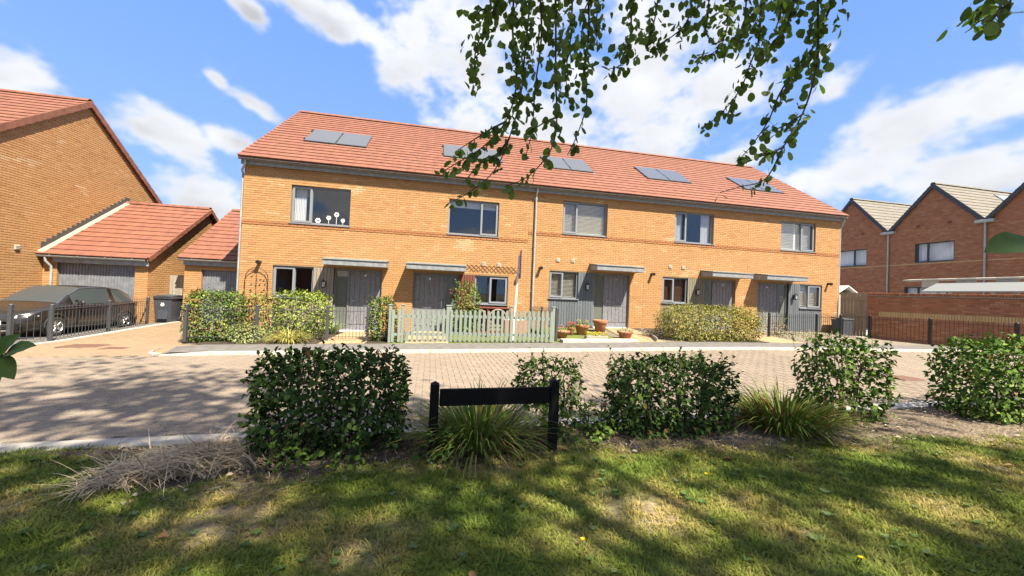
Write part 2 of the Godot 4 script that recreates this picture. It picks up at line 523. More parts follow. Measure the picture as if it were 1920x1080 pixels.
# courses of flat interlocking tiles on a slope: e0 eave start, u along the eave, s up the slope (unit), length l, width w
func tiles(roof: Node3D, e0: Vector3, u: Vector3, s: Vector3, w: float, l: float, kind: String, gauge := 0.33, tw := 0.303) -> void:
	var nn := u.cross(s).normalized()
	var mb := MB.new()
	mb.cbox(Transform3D.IDENTITY, Vector3(tw - 0.002, 0.034, gauge + 0.07), 0.0018)
	var m := mb.mesh()
	var rows := int(ceil(l / gauge - 0.25))
	gauge = l / rows
	for r in rows:
		var x := 0.0 if r % 2 == 0 else -tw / 2
		while x < w - 0.02:
			var xa := maxf(x, 0); var xb := minf(x + tw, w)
			var wd := xb - xa
			if wd > 0.03:
				var mid := e0 + u * ((xa + xb) / 2) + s * (gauge * (r + 0.5)) + nn * (0.034 + R(-0.0015, 0.0015))
				var sl := (s + nn * -0.075).normalized()
				var bs := Basis(u, sl.cross(u) * -1.0, -sl)
				bs = Basis(u, u.cross(sl).normalized(), -sl)
				bs.x = u * (wd / tw) if wd < tw - 0.001 else u
				node(roof, "roof_tile", m, tile_mat(kind), Transform3D(bs, mid))
			x += tw
func ridge(roof: Node3D, a: Vector3, b: Vector3, kind: String, piece := 0.45) -> void:
	var d := (b - a); var k := maxi(1, int(round(d.length() / piece))); var st := d / k
	var mb := MB.new()
	var rows := []
	for e in 2:
		var r := []
		for q in 9:
			var an := PI * q / 8.0
			r.append(Vector3((e - 0.5) * (st.length() - 0.008), sin(an) * 0.11 - 0.02, -cos(an) * 0.13))
		rows.append(r)
	mb.grid(rows)
	var rows2 := []
	for e in 2:
		var r := []
		for q in 9:
			var an := PI * q / 8.0
			r.append(Vector3((e - 0.5) * (st.length() - 0.008), sin(an) * 0.095 - 0.02, -cos(an) * 0.115))
		rows2.append(r)
	mb.grid([rows2[1], rows2[0]])
	for e in 2: mb.grid([rows[e], rows2[e]] if e == 0 else [rows2[e], rows[e]])
	var m := mb.mesh()
	var ux := st.normalized()
	for q in k:
		node(roof, "ridge_tile", m, tile_mat(kind), Transform3D(Basis(ux, Vector3.UP, ux.cross(Vector3.UP)), a + st * (q + 0.5)))
# verge units along a gable edge, one to each course
func verge(roof: Node3D, a: Vector3, b: Vector3, out: Vector3, kind: String, mt: Material = null, deep := 0.16) -> void:
	var d := b - a; var k := int(round(d.length() / 0.33)); var st := d / k
	var mb := MB.new()
	mb.cbox(Transform3D.IDENTITY, Vector3(0.05, deep, st.length() + 0.03), 0.006)
	var m := mb.mesh()
	var s := d.normalized(); var sl := s
	var up := out.cross(s).normalized()
	if up.y < 0: up = -up
	sl = (s - up * 0.06).normalized()
	for q in k:
		node(roof, "verge_tile", m, mt if mt else tile_mat(kind), Transform3D(Basis(out, sl.cross(out).normalized() * (1.0 if sl.cross(out).y > 0 else -1.0), sl), a + st * (q + 0.5) - up * (deep * 0.5 - 0.055) + out * 0.02))
func gutter(parent: Node3D, a: Vector3, b: Vector3, out: Vector3, called := "gutter") -> MeshInstance3D:
	# a half-round channel with brackets
	var mb := MB.new()
	var rr := [0.062, 0.056]
	var rows := []
	for e in [a, b]:
		var r := []
		for q in 9:
			var an := PI * q / 8.0
			r.append(e + out * (-cos(an) * rr[0]) + Vector3.DOWN * (sin(an) * rr[0]))
		rows.append(r)
	mb.grid([rows[1], rows[0]])
	var rows2 := []
	for e in [a, b]:
		var r := []
		for q in 9:
			var an := PI * q / 8.0
			r.append(e + out * (-cos(an) * rr[1]) + Vector3.DOWN * (sin(an) * rr[1]))
		rows2.append(r)
	mb.grid(rows2)
	for e in 2:
		mb.quad(rows[e][8], rows[e][8] + Vector3.UP * 0.012, rows2[e][8] + Vector3.UP * 0.012, rows2[e][8])
	mb.quad(rows[0][8], rows[1][8], rows2[1][8], rows2[0][8])
	mb.quad(rows[0][0], rows2[0][0], rows2[1][0], rows[1][0])
	var g := part(parent, called, mb, M.gutter)
	var d := b - a; var k := maxi(1, int(d.length() / 0.75))
	for q in k:
		var bm := MB.new()
		var p := a + d * ((q + 0.5) / k)
		var u := d.normalized() * 0.016
		var r := []
		for e in [-1, 1]:
			var rw := []
			for t in 9:
				var an := PI * t / 8.0
				rw.append(p + u * e + out * (-cos(an) * 0.068) + Vector3.DOWN * (sin(an) * 0.068))
			r.append(rw)
		bm.grid([r[1], r[0]])
		bm.xbox(Transform3D(Basis.IDENTITY, p + out * 0.064 + Vector3.UP * 0.008), Vector3(0.03, 0.03, 0.012))
		part(g, "bracket", bm, M.gutter)
	return g

# ---------------------------------------------------------------- windows and doors
func frame_ring(mb: MB, x0: float, x1: float, y0: float, y1: float, z0: float, z1: float, t: float) -> void:
	mb.box(V(x0, y0, z0), V(x0 + t, y1, z1)); mb.box(V(x1 - t, y0, z0), V(x1, y1, z1))
	mb.box(V(x0 + t, y0, z0), V(x1 - t, y0 + t, z1)); mb.box(V(x0 + t, y1 - t, z0), V(x1 - t, y1, z1))
func pane(parent: Node3D, x0: float, x1: float, y0: float, y1: float, z: float, obscure := false) -> void:
	var mb := MB.new(); mb.quad(V(x0, y0, z), V(x1, y0, z), V(x1, y1, z), V(x0, y1, z))
	part(parent, "pane", mb, M.obscure if obscure else M.glass)
	if obscure: return
	var ib := MB.new(); ib.quad(V(x0, y0, z - 0.018), V(x1, y0, z - 0.018), V(x1, y1, z - 0.018), V(x0, y1, z - 0.018))
	ib.quad(V(x0, y0, z - 0.034), V(x1, y0, z - 0.034), V(x1, y1, z - 0.034), V(x0, y1, z - 0.034))
	part(parent, "inner_pane", ib, M.glass)
# a window in the plane z = 0; cut is where the mullion stands, from 0 to 1; opener -1 left, 1 right
func window(house: Node3D, x0: float, x1: float, y0: float, y1: float, zf: float, cut: float, opener: int, dress: String, sill := true) -> MeshInstance3D:
	var mb := MB.new()
	var z0 := zf - 0.07
	frame_ring(mb, x0, x1, y0, y1, z0, zf, 0.045)
	var xm := lerpf(x0, x1, cut)
	mb.box(V(xm - 0.03, y0 + 0.045, z0), V(xm + 0.03, y1 - 0.045, zf))
	var w := part(house, "window", mb, M.frame)
	var ca := MB.new()
	if opener < 0: frame_ring(ca, x0 + 0.03, xm + 0.02, y0 + 0.03, y1 - 0.03, zf + 0.002, zf + 0.03, 0.065)
	else: frame_ring(ca, xm - 0.02, x1 - 0.03, y0 + 0.03, y1 - 0.03, zf + 0.002, zf + 0.03, 0.065)
	part(w, "casement", ca, M.frame)
	pane(w, x0 + 0.045, xm - 0.03, y0 + 0.045, y1 - 0.045, zf - 0.03)
	pane(w, xm + 0.03, x1 - 0.045, y0 + 0.045, y1 - 0.045, zf - 0.03)
	if sill:
		var sm := MB.new()
		sm.hexa([V(x0 - 0.03, y0 - 0.04, 0.045), V(x1 + 0.03, y0 - 0.04, 0.045), V(x1 + 0.03, y0 - 0.04, z0), V(x0 - 0.03, y0 - 0.04, z0), V(x0 - 0.03, y0 - 0.012, 0.045), V(x1 + 0.03, y0 - 0.012, 0.045), V(x1 + 0.03, y0 - 0.002, z0), V(x0 - 0.03, y0 - 0.002, z0)])
		part(w, "sill", sm, M.frame)
	var ih := MB.new()
	ih.box(V(x0 + 0.02, y0 - 0.03, zf - 0.30), V(x1 - 0.02, y0 + 0.005, zf - 0.075))
	part(w, "inner_sill", ih, M.plastic_white)
	if dress == "curtain" or dress == "curtains":
		for sd in ([-1] if dress == "curtain" else [-1, 1]):
			var cm := MB.new()
			var wid := (x1 - x0) * (0.2 if dress == "curtain" else 0.22)
			var xa := x0 + 0.05 if sd < 0 else x1 - 0.05 - wid
			var rows := []
			for yy in [y0 + 0.02, y1 - 0.02]:
				var r := []
				for q in 33:
					r.append(V(xa + wid * q / 32.0, yy, zf - 0.16 + 0.022 * sin(q * 1.45)))
				rows.append(r)
			cm.grid(rows)
			part(w, "curtain", cm, M.curtain)
	elif dress == "blind" or dress == "shutter":
		var bm := MB.new()
		var n := int((y1 - y0 - 0.1) / (0.05 if dress == "blind" else 0.068))
		for q in n:
			var yy := y0 + 0.06 + (y1 - y0 - 0.12) * (q + 0.5) / n
			bm.xbox(Transform3D(Basis(Vector3.RIGHT, -0.55 if dress == "blind" else -0.75), V((x0 + x1) / 2, yy, zf - 0.15)), V(x1 - x0 - 0.08, 0.003 if dress == "blind" else 0.008, 0.046 if dress == "blind" else 0.062))
		if dress == "shutter":
			for q in [0.0, 0.5, 1.0]:
				var xx: float = lerpf(x0 + 0.07, x1 - 0.07, q)
				bm.box(V(xx - 0.03, y0 + 0.03, zf - 0.18), V(xx + 0.03, y1 - 0.03, zf - 0.125))
		part(w, "reflection_slats", bm, M.blind)
	elif dress == "brown":  # slats added inside, their brown standing in for the brick reflection
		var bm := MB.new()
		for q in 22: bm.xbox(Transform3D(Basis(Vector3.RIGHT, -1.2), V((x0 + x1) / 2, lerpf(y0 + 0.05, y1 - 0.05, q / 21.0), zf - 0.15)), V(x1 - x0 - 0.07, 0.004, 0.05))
		part(w, "reflection_slats", bm, M.reflection_brown)
	elif dress == "roller":
		var bm := MB.new(); bm.box(V(x0 + 0.05, y1 - 0.26, zf - 0.14), V(x1 - 0.05, y1 - 0.03, zf - 0.13))
		part(w, "roller_blind", bm, M.curtain)
	return w
func board(parent: Node3D, x0: float, x1: float, y0: float, y1: float, z: float, mt: Material, wd := 0.105) -> void:
	# upright boards side by side with open joints
	var n := maxi(1, int(round((x1 - x0) / wd)))
	for q in n:
		var mb := MB.new()
		var xa := lerpf(x0, x1, float(q) / n); var xb := lerpf(x0, x1, float(q + 1) / n)
		var k := R(0.86, 1.06)
		mb.col = Color(k, k, k)
		mb.cbox(Transform3D(Basis.IDENTITY, V((xa + xb) / 2, (y0 + y1) / 2, z + R(-0.002, 0.002))), V(xb - xa - 0.010, y1 - y0, 0.022), 0.004)
		part(parent, "board", mb, mt)

const FFX := [[1.44, 3.32], [6.69, 8.54], [11.045, 12.89], [15.88, 17.70], [21.07, 22.91]]
const GFX := [[0.99, 2.24], [7.76, 8.99], [10.59, 11.76], [15.40, 16.56], [22.16, 23.33]]
const DRX := [[2.90, 4.48], [5.55, 7.15], [12.44, 13.95], [17.36, 18.84], [19.94, 21.56]]
const PVX := [[1.28, 3.52], [6.43, 8.86], [10.77, 12.86], [15.42, 17.67], [20.5, 22.72]]
const ROOF_E := Vector3(0, 5.60, 0.25)
const ROOF_R := Vector3(0, 9.394, -5.12)

func house(k: int) -> void:
	var labels := ["buff brick terraced house at the garage end, flower stickers in its upper window", "buff brick terraced house behind the pale green picket fence", "buff brick terraced house with grey boards below its window and terracotta pots in front", "buff brick terraced house behind the clipped golden hedge", "buff brick terraced house at the far end, slatted shutters in both its windows"]
	var x0 := k * 4.8512; var x1 := x0 + 4.8512
	var yb := 0.0 if k < 2 else 0.32
	var h := thing("terraced_house", labels[k], "house", V((x0 + x1) / 2, yb, 0), "houses of the brick terrace")
	var fx: Array = FFX[k]; var gx: Array = GFX[k]; var dx: Array = DRX[k]
	var left_win: bool = gx[0] < dx[0]
	var ox0: float = minf(gx[0], dx[0]); var ox1: float = maxf(gx[1], dx[1])
	var fy := [3.60 + yb, 4.87 + yb]
	var hd := 2.13 + yb
	var gs := 1.09 + yb
	var holes := [[fx[0], fx[1], fy[0], fy[1]], [ox0, ox1, yb - 0.02, hd]]
	# front wall
	var wm := MB.new()
	core(wm, x0, x1, -0.7, 5.46, -0.006, 0.28, holes)
	var wall := part(h, "wall", wm, M.mortar)
	var o := V(x0, yb - 0.525, 0)
	var hl := []
	for q in holes: hl.append([q[0] - x0, q[1] - x0, q[2] - o.y, q[3] - o.y])
	var sr := int(round((3.50 + yb - o.y) / 0.075)) - 1
	bricks(wall, o, Vector3.RIGHT, Vector3.BACK, 5.46 - o.y, func(_y): return [0.0, 4.8512], hl, "buff", {sr: "band", sr + 1: "band"}, 220)
	# the rest of the shell: back, party walls, floors, ceiling
	var sm := MB.new()
	sm.box(V(x0, -0.7, -10.2), V(x1, 5.46, -9.95))
	sm.box(V(x0, -0.7, -9.95), V(x0 + 0.12, 5.46, -0.29)); sm.box(V(x1 - 0.12, -0.7, -9.95), V(x1, 5.46, -0.29))
	sm.box(V(x0 + 0.12, 2.55 + yb, -9.95), V(x1 - 0.12, 2.75 + yb, -0.29)); sm.box(V(x0 + 0.12, -0.25 + yb, -9.95), V(x1 - 0.12, -0.03 + yb, -0.29))
	sm.box(V(x0 + 0.12, 5.3, -9.95), V(x1 - 0.12, 5.44, -0.29))
	sm.box(V(x0 + 0.12, -0.03 + yb, -4.2), V(x1 - 0.12, 5.3, -4.05))
	part(h, "inner_shell", sm, M.room)
	# roof
	var rm := MB.new()
	var ra := x0 - (0.06 if k == 0 else 0.0); var rb := x1 + (0.06 if k == 4 else 0.0)
	var dn := V(0, -0.10, 0)
	rm.hexa([V(ra, ROOF_E.y, ROOF_E.z) + dn, V(rb, ROOF_E.y, ROOF_E.z) + dn, V(rb, ROOF_R.y, ROOF_R.z) + dn, V(ra, ROOF_R.y, ROOF_R.z) + dn, V(ra, ROOF_E.y, ROOF_E.z), V(rb, ROOF_E.y, ROOF_E.z), V(rb, ROOF_R.y, ROOF_R.z), V(ra, ROOF_R.y, ROOF_R.z)])
	rm.hexa([V(ra, ROOF_R.y, ROOF_R.z) + dn, V(rb, ROOF_R.y, ROOF_R.z) + dn, V(rb, 5.6, -10.5) + dn, V(ra, 5.6, -10.5) + dn, V(ra, ROOF_R.y, ROOF_R.z), V(rb, ROOF_R.y, ROOF_R.z), V(rb, 5.6, -10.5), V(ra, 5.6, -10.5)])
	var roof := part(h, "roof", rm, M.tile_plain)
	var sdir := (ROOF_R - ROOF_E).normalized(); var sl := (ROOF_R - ROOF_E).length()
	tiles(roof, V(ra, ROOF_E.y, ROOF_E.z) - sdir * 0.04, Vector3.RIGHT, sdir, rb - ra, sl, "red")
	ridge(roof, V(ra, ROOF_R.y + 0.04, ROOF_R.z), V(rb, ROOF_R.y + 0.04, ROOF_R.z), "red")
	if k == 0: verge(roof, V(ra, ROOF_E.y, ROOF_E.z), V(ra, ROOF_R.y, ROOF_R.z), Vector3.LEFT, "red")
	if k == 4: verge(roof, V(rb, ROOF_E.y, ROOF_E.z), V(rb, ROOF_R.y, ROOF_R.z), Vector3.RIGHT, "red")
	if k == 0 or k == 4:
		var gm := MB.new()
		var ga := 0.0 if k == 0 else x1 - 0.25; var gb := 0.25 if k == 0 else x1
		for zz in [[ga, gb]]:
			gm.quad(V(gb, 5.46, 0), V(gb, 5.46, -10.2), V(gb, 9.25, -5.12), V(gb, 5.55, 0.0))
			gm.quad(V(ga, 5.46, -10.2), V(ga, 5.46, 0), V(ga, 5.55, 0.0), V(ga, 9.25, -5.12))
			gm.box(V(ga, -0.7, -10.2), V(gb, 5.46, -0.29))
		gm.col = Color(0.50, 0.275, 0.105)
		part(h, "gable", gm, M.brick)
	# fascia, soffit, gutter
	var fm := MB.new()
	fm.box(V(ra, 5.38, 0.10), V(rb, 5.53, 0.125)); fm.box(V(ra, 5.40, 0.0), V(rb, 5.42, 0.10))
	for q in 7: fm.box(V(x0 + 0.35 + q * 0.69 - 0.02, 5.485, 0.125), V(x0 + 0.35 + q * 0.69 + 0.02, 5.525, 0.135))
	part(h, "fascia", fm, M.fascia)
	gutter(h, V(ra - (0.05 if k == 0 else 0.0), 5.565, 0.20), V(rb + (0.05 if k == 4 else 0.0), 5.565, 0.20), Vector3.BACK)
	# solar panels: a pair in one frame
	var pv: Array = PVX[k]
	var nn := V(0, -sdir.z, sdir.y)
	var pb := Basis(Vector3.RIGHT, nn, -sdir)
	for q in 2:
		var wd: float = (pv[1] - pv[0]) / 2
		var px: float = pv[0] + wd * (q + 0.5)
		var pc := ROOF_E + sdir * 2.95 + nn * 0.085; pc.x = px
		var pm := MB.new(); pm.cbox(Transform3D(pb, pc), V(wd - 0.02, 0.035, 1.66), 0.006)
		var pa := part(h, "solar_panel", pm, M.rail)
		var gm := MB.new(); gm.xbox(Transform3D(pb, pc + nn * 0.0195), V(wd - 0.06, 0.004, 1.61))
		part(pa, "panel_glass", gm, M.solar)
		var cm := MB.new()
		for e in [-0.55, 0.55]: cm.xbox(Transform3D(pb, pc + V(-wd / 2 if q == 1 else -wd / 2 - 0.02, 0, 0) + sdir * e + nn * 0.01), V(0.05, 0.05, 0.10))
		part(pa, "clamp", cm, M.frame_dark)
	var fl := MB.new(); var fc := ROOF_E + sdir * 2.04 + nn * 0.045; fc.x = (pv[0] + pv[1]) / 2
	fl.xbox(Transform3D(pb, fc), V(pv[1] - pv[0] + 0.16, 0.01, 0.16)); part(h, "panel_flashing", fl, M.lead)
	# windows
	var ff_cut: float = [0.33, 0.65, 0.32, 0.30, 0.62][k]
	var dress: String = ["curtain", "roller", "blind", "curtains", "shutter"][k]
	window(h, fx[0], fx[1], fy[0], fy[1], -0.09, ff_cut, -1 if ff_cut < 0.5 else 1, dress)
	var gcut: float = [0.52, 0.46, 0.47, 0.45, 0.42][k]
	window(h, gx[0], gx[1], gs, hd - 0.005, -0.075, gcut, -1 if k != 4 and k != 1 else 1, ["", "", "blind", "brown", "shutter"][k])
	# boards between window and door and below the window
	var cmx: Material = [M.clad_pale, M.clad_red, M.clad_grey, M.clad_olive, M.clad_grey][k]
	var cm0 := MB.new()
	var ca: float = gx[1] if left_win else dx[1]; var cb: float = dx[0] if left_win else gx[0]
	cm0.box(V(ca + 0.004, yb - 0.02, -0.20), V(cb - 0.004, hd, -0.035)); cm0.box(V(gx[0], yb - 0.02, -0.20), V(gx[1], gs - 0.045, -0.035))
	var cl := part(h, "cladding", cm0, M.frame_dark)
	board(cl, ca + 0.004, cb - 0.004, yb + 0.02, hd - 0.002, -0.022, cmx)
	board(cl, gx[0], gx[1], yb + 0.02, gs - 0.048, -0.022, cmx)
	# door set: frame, leaf, side light
	var zf := -0.10
	var door_left: bool = not left_win
	var d0: float = dx[0]; var d1: float = dx[1]
	var sw := 0.50
	var l0: float = d0 + 0.05 if door_left else d0 + sw; var l1: float = d1 - sw if door_left else d1 - 0.05
	var dm := MB.new()
	frame_ring(dm, d0, d1, yb, hd - 0.005, zf - 0.09, zf, 0.05)
	var mx: float = l1 + 0.03 if door_left else l0 - 0.03
	dm.box(V(mx - 0.03, yb + 0.05, zf - 0.09), V(mx + 0.03, hd - 0.055, zf))
	var fr := part(h, "door_frame", dm, M.door)
	var s0: float = mx + 0.03 if door_left else d0 + 0.05; var s1: float = d1 - 0.05 if door_left else mx - 0.03
	pane(fr, s0, s1, yb + 0.05, hd - 0.055, zf - 0.04, true)
	if k == 0:
		var pl := MB.new(); pl.box(V(s0 + 0.02, hd - 0.26, zf - 0.075), V(s1 - 0.02, hd - 0.07, zf - 0.07)); part(fr, "paper_notice", pl, M.plastic_white)
	if k == 4:
		var hm := MB.new()
		var hc := V((s0 + s1) / 2, yb + 1.45, zf - 0.05)
		var pts := []
		for q in 17:
			var t := TAU * q / 16.0
			pts.append(hc + V(0.0085 * 16 * pow(sin(t), 3) * 0.62, 0.0085 * (13 * cos(t) - 5 * cos(2 * t) - 2 * cos(3 * t) - cos(4 * t)), 0))
		hm.tube(pts, [0.012], 6)
		part(fr, "hanging_heart", hm, M.plastic_white)
	var th := MB.new(); th.box(V(d0 + 0.02, yb - 0.05, zf - 0.1), V(d1 - 0.02, yb + 0.012, 0.03)); part(h, "door_sill", th, M.plastic_white)
	var lm := MB.new()
	var nb := 6
	lm.box(V(l0 + 0.003, yb + 0.05, zf - 0.07), V(l1 - 0.003, hd - 0.06, zf - 0.035))
	for q in nb:
		var xa := lerpf(l0 + 0.003, l1 - 0.003, float(q) / nb); var xb := lerpf(l0 + 0.003, l1 - 0.003, float(q + 1) / nb)
		lm.cbox(Transform3D(Basis.IDENTITY, V((xa + xb) / 2, (yb + 0.22 + hd - 0.06) / 2, zf - 0.030)), V(xb - xa - 0.012, hd - 0.06 - yb - 0.22, 0.02), 0.004)
	lm.box(V(l0 + 0.003, yb + 0.05, zf - 0.035), V(l1 - 0.003, yb + 0.20, zf - 0.022))
	var door := part(h, "door", lm, M.door)
	var hx: float = (l1 - 0.08 if door_left else l0 + 0.08)
	var hm2 := MB.new()
	hm2.cbox(Transform3D(Basis.IDENTITY, V(hx, yb + 1.02, zf - 0.012)), V(0.035, 0.24, 0.014), 0.003)
	hm2.tube([V(hx, yb + 1.05, zf), V(hx, yb + 1.05, zf + 0.05), V(hx + (0.12 if not door_left else -0.12), yb + 1.05, zf + 0.055)], [0.010], 8)
	part(door, "handle", hm2, M.steel)
	var lb := MB.new(); lb.cbox(Transform3D(Basis.IDENTITY, V((l0 + l1) / 2 + (0.1 if left_win else -0.05), yb + 0.88, zf - 0.012)), V(0.28, 0.06, 0.016), 0.004); part(door, "letter_plate", lb, M.steel)
	var dnm := MB.new(); dnm.cbox(Transform3D(Basis.IDENTITY, V((l0 + l1) / 2, hd - 0.2, zf - 0.014)), V(0.05, 0.07, 0.01), 0.002); part(door, "number_plate", dnm, M.steel)
	# canopy
	var c0: float = d0 - 0.24; var c1: float = d1 + 0.22
	var ct := hd + 0.36
	var km := MB.new()
	km.hexa([V(c0, hd + 0.25, 0.75), V(c1, hd + 0.25, 0.75), V(c1, ct - 0.03, 0.0), V(c0, ct - 0.03, 0.0), V(c0, hd + 0.275, 0.75), V(c1, hd + 0.275, 0.75), V(c1, ct, 0.0), V(c0, ct, 0.0)])
	var can := part(h, "canopy", km, M.lead)
	var kf := MB.new()
	kf.box(V(c0 + 0.02, hd + 0.08, 0.695), V(c1 - 0.02, hd + 0.245, 0.72))
	kf.hexa([V(c0 + 0.02, hd + 0.08, 0.695), V(c0 + 0.045, hd + 0.08, 0.695), V(c0 + 0.045, hd + 0.08, 0.004), V(c0 + 0.02, hd + 0.08, 0.004), V(c0 + 0.02, hd + 0.24, 0.695), V(c0 + 0.045, hd + 0.24, 0.695), V(c0 + 0.045, ct - 0.05, 0.004), V(c0 + 0.02, ct - 0.05, 0.004)])
	kf.hexa([V(c1 - 0.045, hd + 0.08, 0.695), V(c1 - 0.02, hd + 0.08, 0.695), V(c1 - 0.02, hd + 0.08, 0.004), V(c1 - 0.045, hd + 0.08, 0.004), V(c1 - 0.045, hd + 0.24, 0.695), V(c1 - 0.02, hd + 0.24, 0.695), V(c1 - 0.02, ct - 0.05, 0.004), V(c1 - 0.045, ct - 0.05, 0.004)])
	part(can, "canopy_fascia", kf, M.fascia)
	var ks := MB.new(); ks.box(V(c0 + 0.047, hd + 0.085, 0.004), V(c1 - 0.047, hd + 0.10, 0.693)); part(can, "soffit", ks, M.clad_pale)
	# small fittings
	var fxs: Array = [0.60, 9.37, 10.21, 14.89, 23.63]
	var fu := MB.new()
	fu.tube([V(fxs[k], 2.21 + yb, 0), V(fxs[k], 2.20 + yb, 0.16)], [0.055], 14); fu.tube([V(fxs[k], 2.20 + yb, 0.16), V(fxs[k], 2.195 + yb, 0.20)], [0.07, 0.06], 14)
	part(h, "boiler_flue", fu, M.rail_black)
	if k != 0 and k != 4:
		for q in [0.29, 0.85]:
			var vm := MB.new()
			var vx: float = gx[0] + q * (1.0 if k == 1 else 1.08)
			vm.cbox(Transform3D(Basis.IDENTITY, V(vx, 2.55 + yb, 0.015)), V(0.14, 0.14, 0.03), 0.008)
			for e in 3: vm.box(V(vx - 0.05, 2.51 + yb + e * 0.035, 0.03), V(vx + 0.05, 2.522 + yb + e * 0.035, 0.038))
			part(h, "wall_vent", vm, M.concrete)
	if k != 1:
		var lx: float = [2.60, 0.0, 12.12, 16.97, 21.82][k]; var ly: float = 1.57 + yb
		var la := MB.new()
		la.cbox(Transform3D(Basis.IDENTITY, V(lx, ly - 0.02, -0.002)), V(0.09, 0.20, 0.02), 0.004)
		la.tube([V(lx, ly + 0.02, 0.0), V(lx, ly + 0.10, 0.07), V(lx, ly + 0.12, 0.11)], [0.010], 6)
		la.lathe(Transform3D(Basis.IDENTITY, V(lx, ly, 0.11)), [Vector2(0.005, 0.17), Vector2(0.03, 0.13), Vector2(0.085, 0.085), Vector2(0.09, 0.075), Vector2(0.055, 0.07)], 6)
		la.lathe(Transform3D(Basis.IDENTITY, V(lx, ly, 0.11)), [Vector2(0.05, -0.10), Vector2(0.055, -0.115), Vector2(0.03, -0.14), Vector2(0.004, -0.155)], 6)
		for q in 6:
			var an := TAU * q / 6.0
			la.tube([V(lx + cos(an) * 0.062, ly + 0.075, 0.11 + sin(an) * 0.062), V(lx + cos(an) * 0.048, ly - 0.10, 0.11 + sin(an) * 0.048)], [0.005], 4)
		var lo := part(h, "wall_lantern", la, M.rail_black)
		var lg := MB.new(); lg.lathe(Transform3D(Basis.IDENTITY, V(lx, ly, 0.11)), [Vector2(0.055, 0.07), Vector2(0.043, -0.10)], 6); part(lo, "lantern_glass", lg, M.lens)
	if k == 0:
		for q in [[2.28, 3.74, 0.10], [2.62, 3.86, 0.085], [2.87, 3.99, 0.09], [3.08, 3.80, 0.075]]:
			var st := MB.new()
			for e in 6:
				var an := TAU * e / 6.0
				st.lathe(Transform3D(Basis(Vector3.RIGHT, PI / 2), V(q[0] + cos(an) * q[2] * 0.6, q[1] + sin(an) * q[2] * 0.6, -0.119)), [Vector2(0.001, 0.001), Vector2(q[2] * 0.33, 0.0)], 8)
			st.box(V(q[0] - 0.006, 3.66, -0.1195), V(q[0] + 0.006, q[1] - 0.03, -0.1185))
			part(h, "flower_sticker", st, M.plastic_white)
	if k == 1:
		# diamond trellis above the window
		var tm := MB.new()
		for q in 13:
			var xx := 7.36 + q * 0.165
			for sg in [-1, 1]:
				var a := V(xx, 2.27, 0.02 + 0.006 * sg); var b := V(xx + 0.25 * sg, 2.52, 0.02 + 0.006 * sg)
				if b.x > 7.33 and b.x < 9.45: tm.tube([a, b], [0.0085], 4)
		part(h, "trellis", tm, M.trellis)
		var dp := MB.new()
		dp.tube([V(9.94, 5.50, 0.20), V(9.94, 5.40, 0.20), V(9.94, 5.28, 0.08), V(9.94, 5.15, 0.065), V(9.94, 0.05, 0.065)], [0.036], 12)
		var pp := part(h, "downpipe", dp, M.gutter)
		for yy in [5.1, 3.3, 1.6, 0.6]:
			var cm := MB.new(); cm.tube([V(9.94, yy, 0.065), V(9.94, yy + 0.05, 0.065)], [0.043], 12); cm.box(V(9.88, yy + 0.01, 0.004), V(10.0, yy + 0.04, 0.06)); part(pp, "pipe_clip", cm, M.gutter)
	if k == 0 or k == 4:
		var ex := -0.06 if k == 0 else x1 + 0.08
		var xs := x0 - 0.06 if k == 0 else x1 + 0.06
		var dp := MB.new()
		dp.tube([V(xs + (0.15 if k == 0 else -0.1), 5.51, 0.20), V(xs + (0.15 if k == 0 else -0.1), 5.38, 0.19), V(ex, 5.20, 0.02), V(ex, 5.10, -0.06), V(ex, 0.0, -0.08)], [0.034], 10)
		part(h, "downpipe", dp, M.gutter)

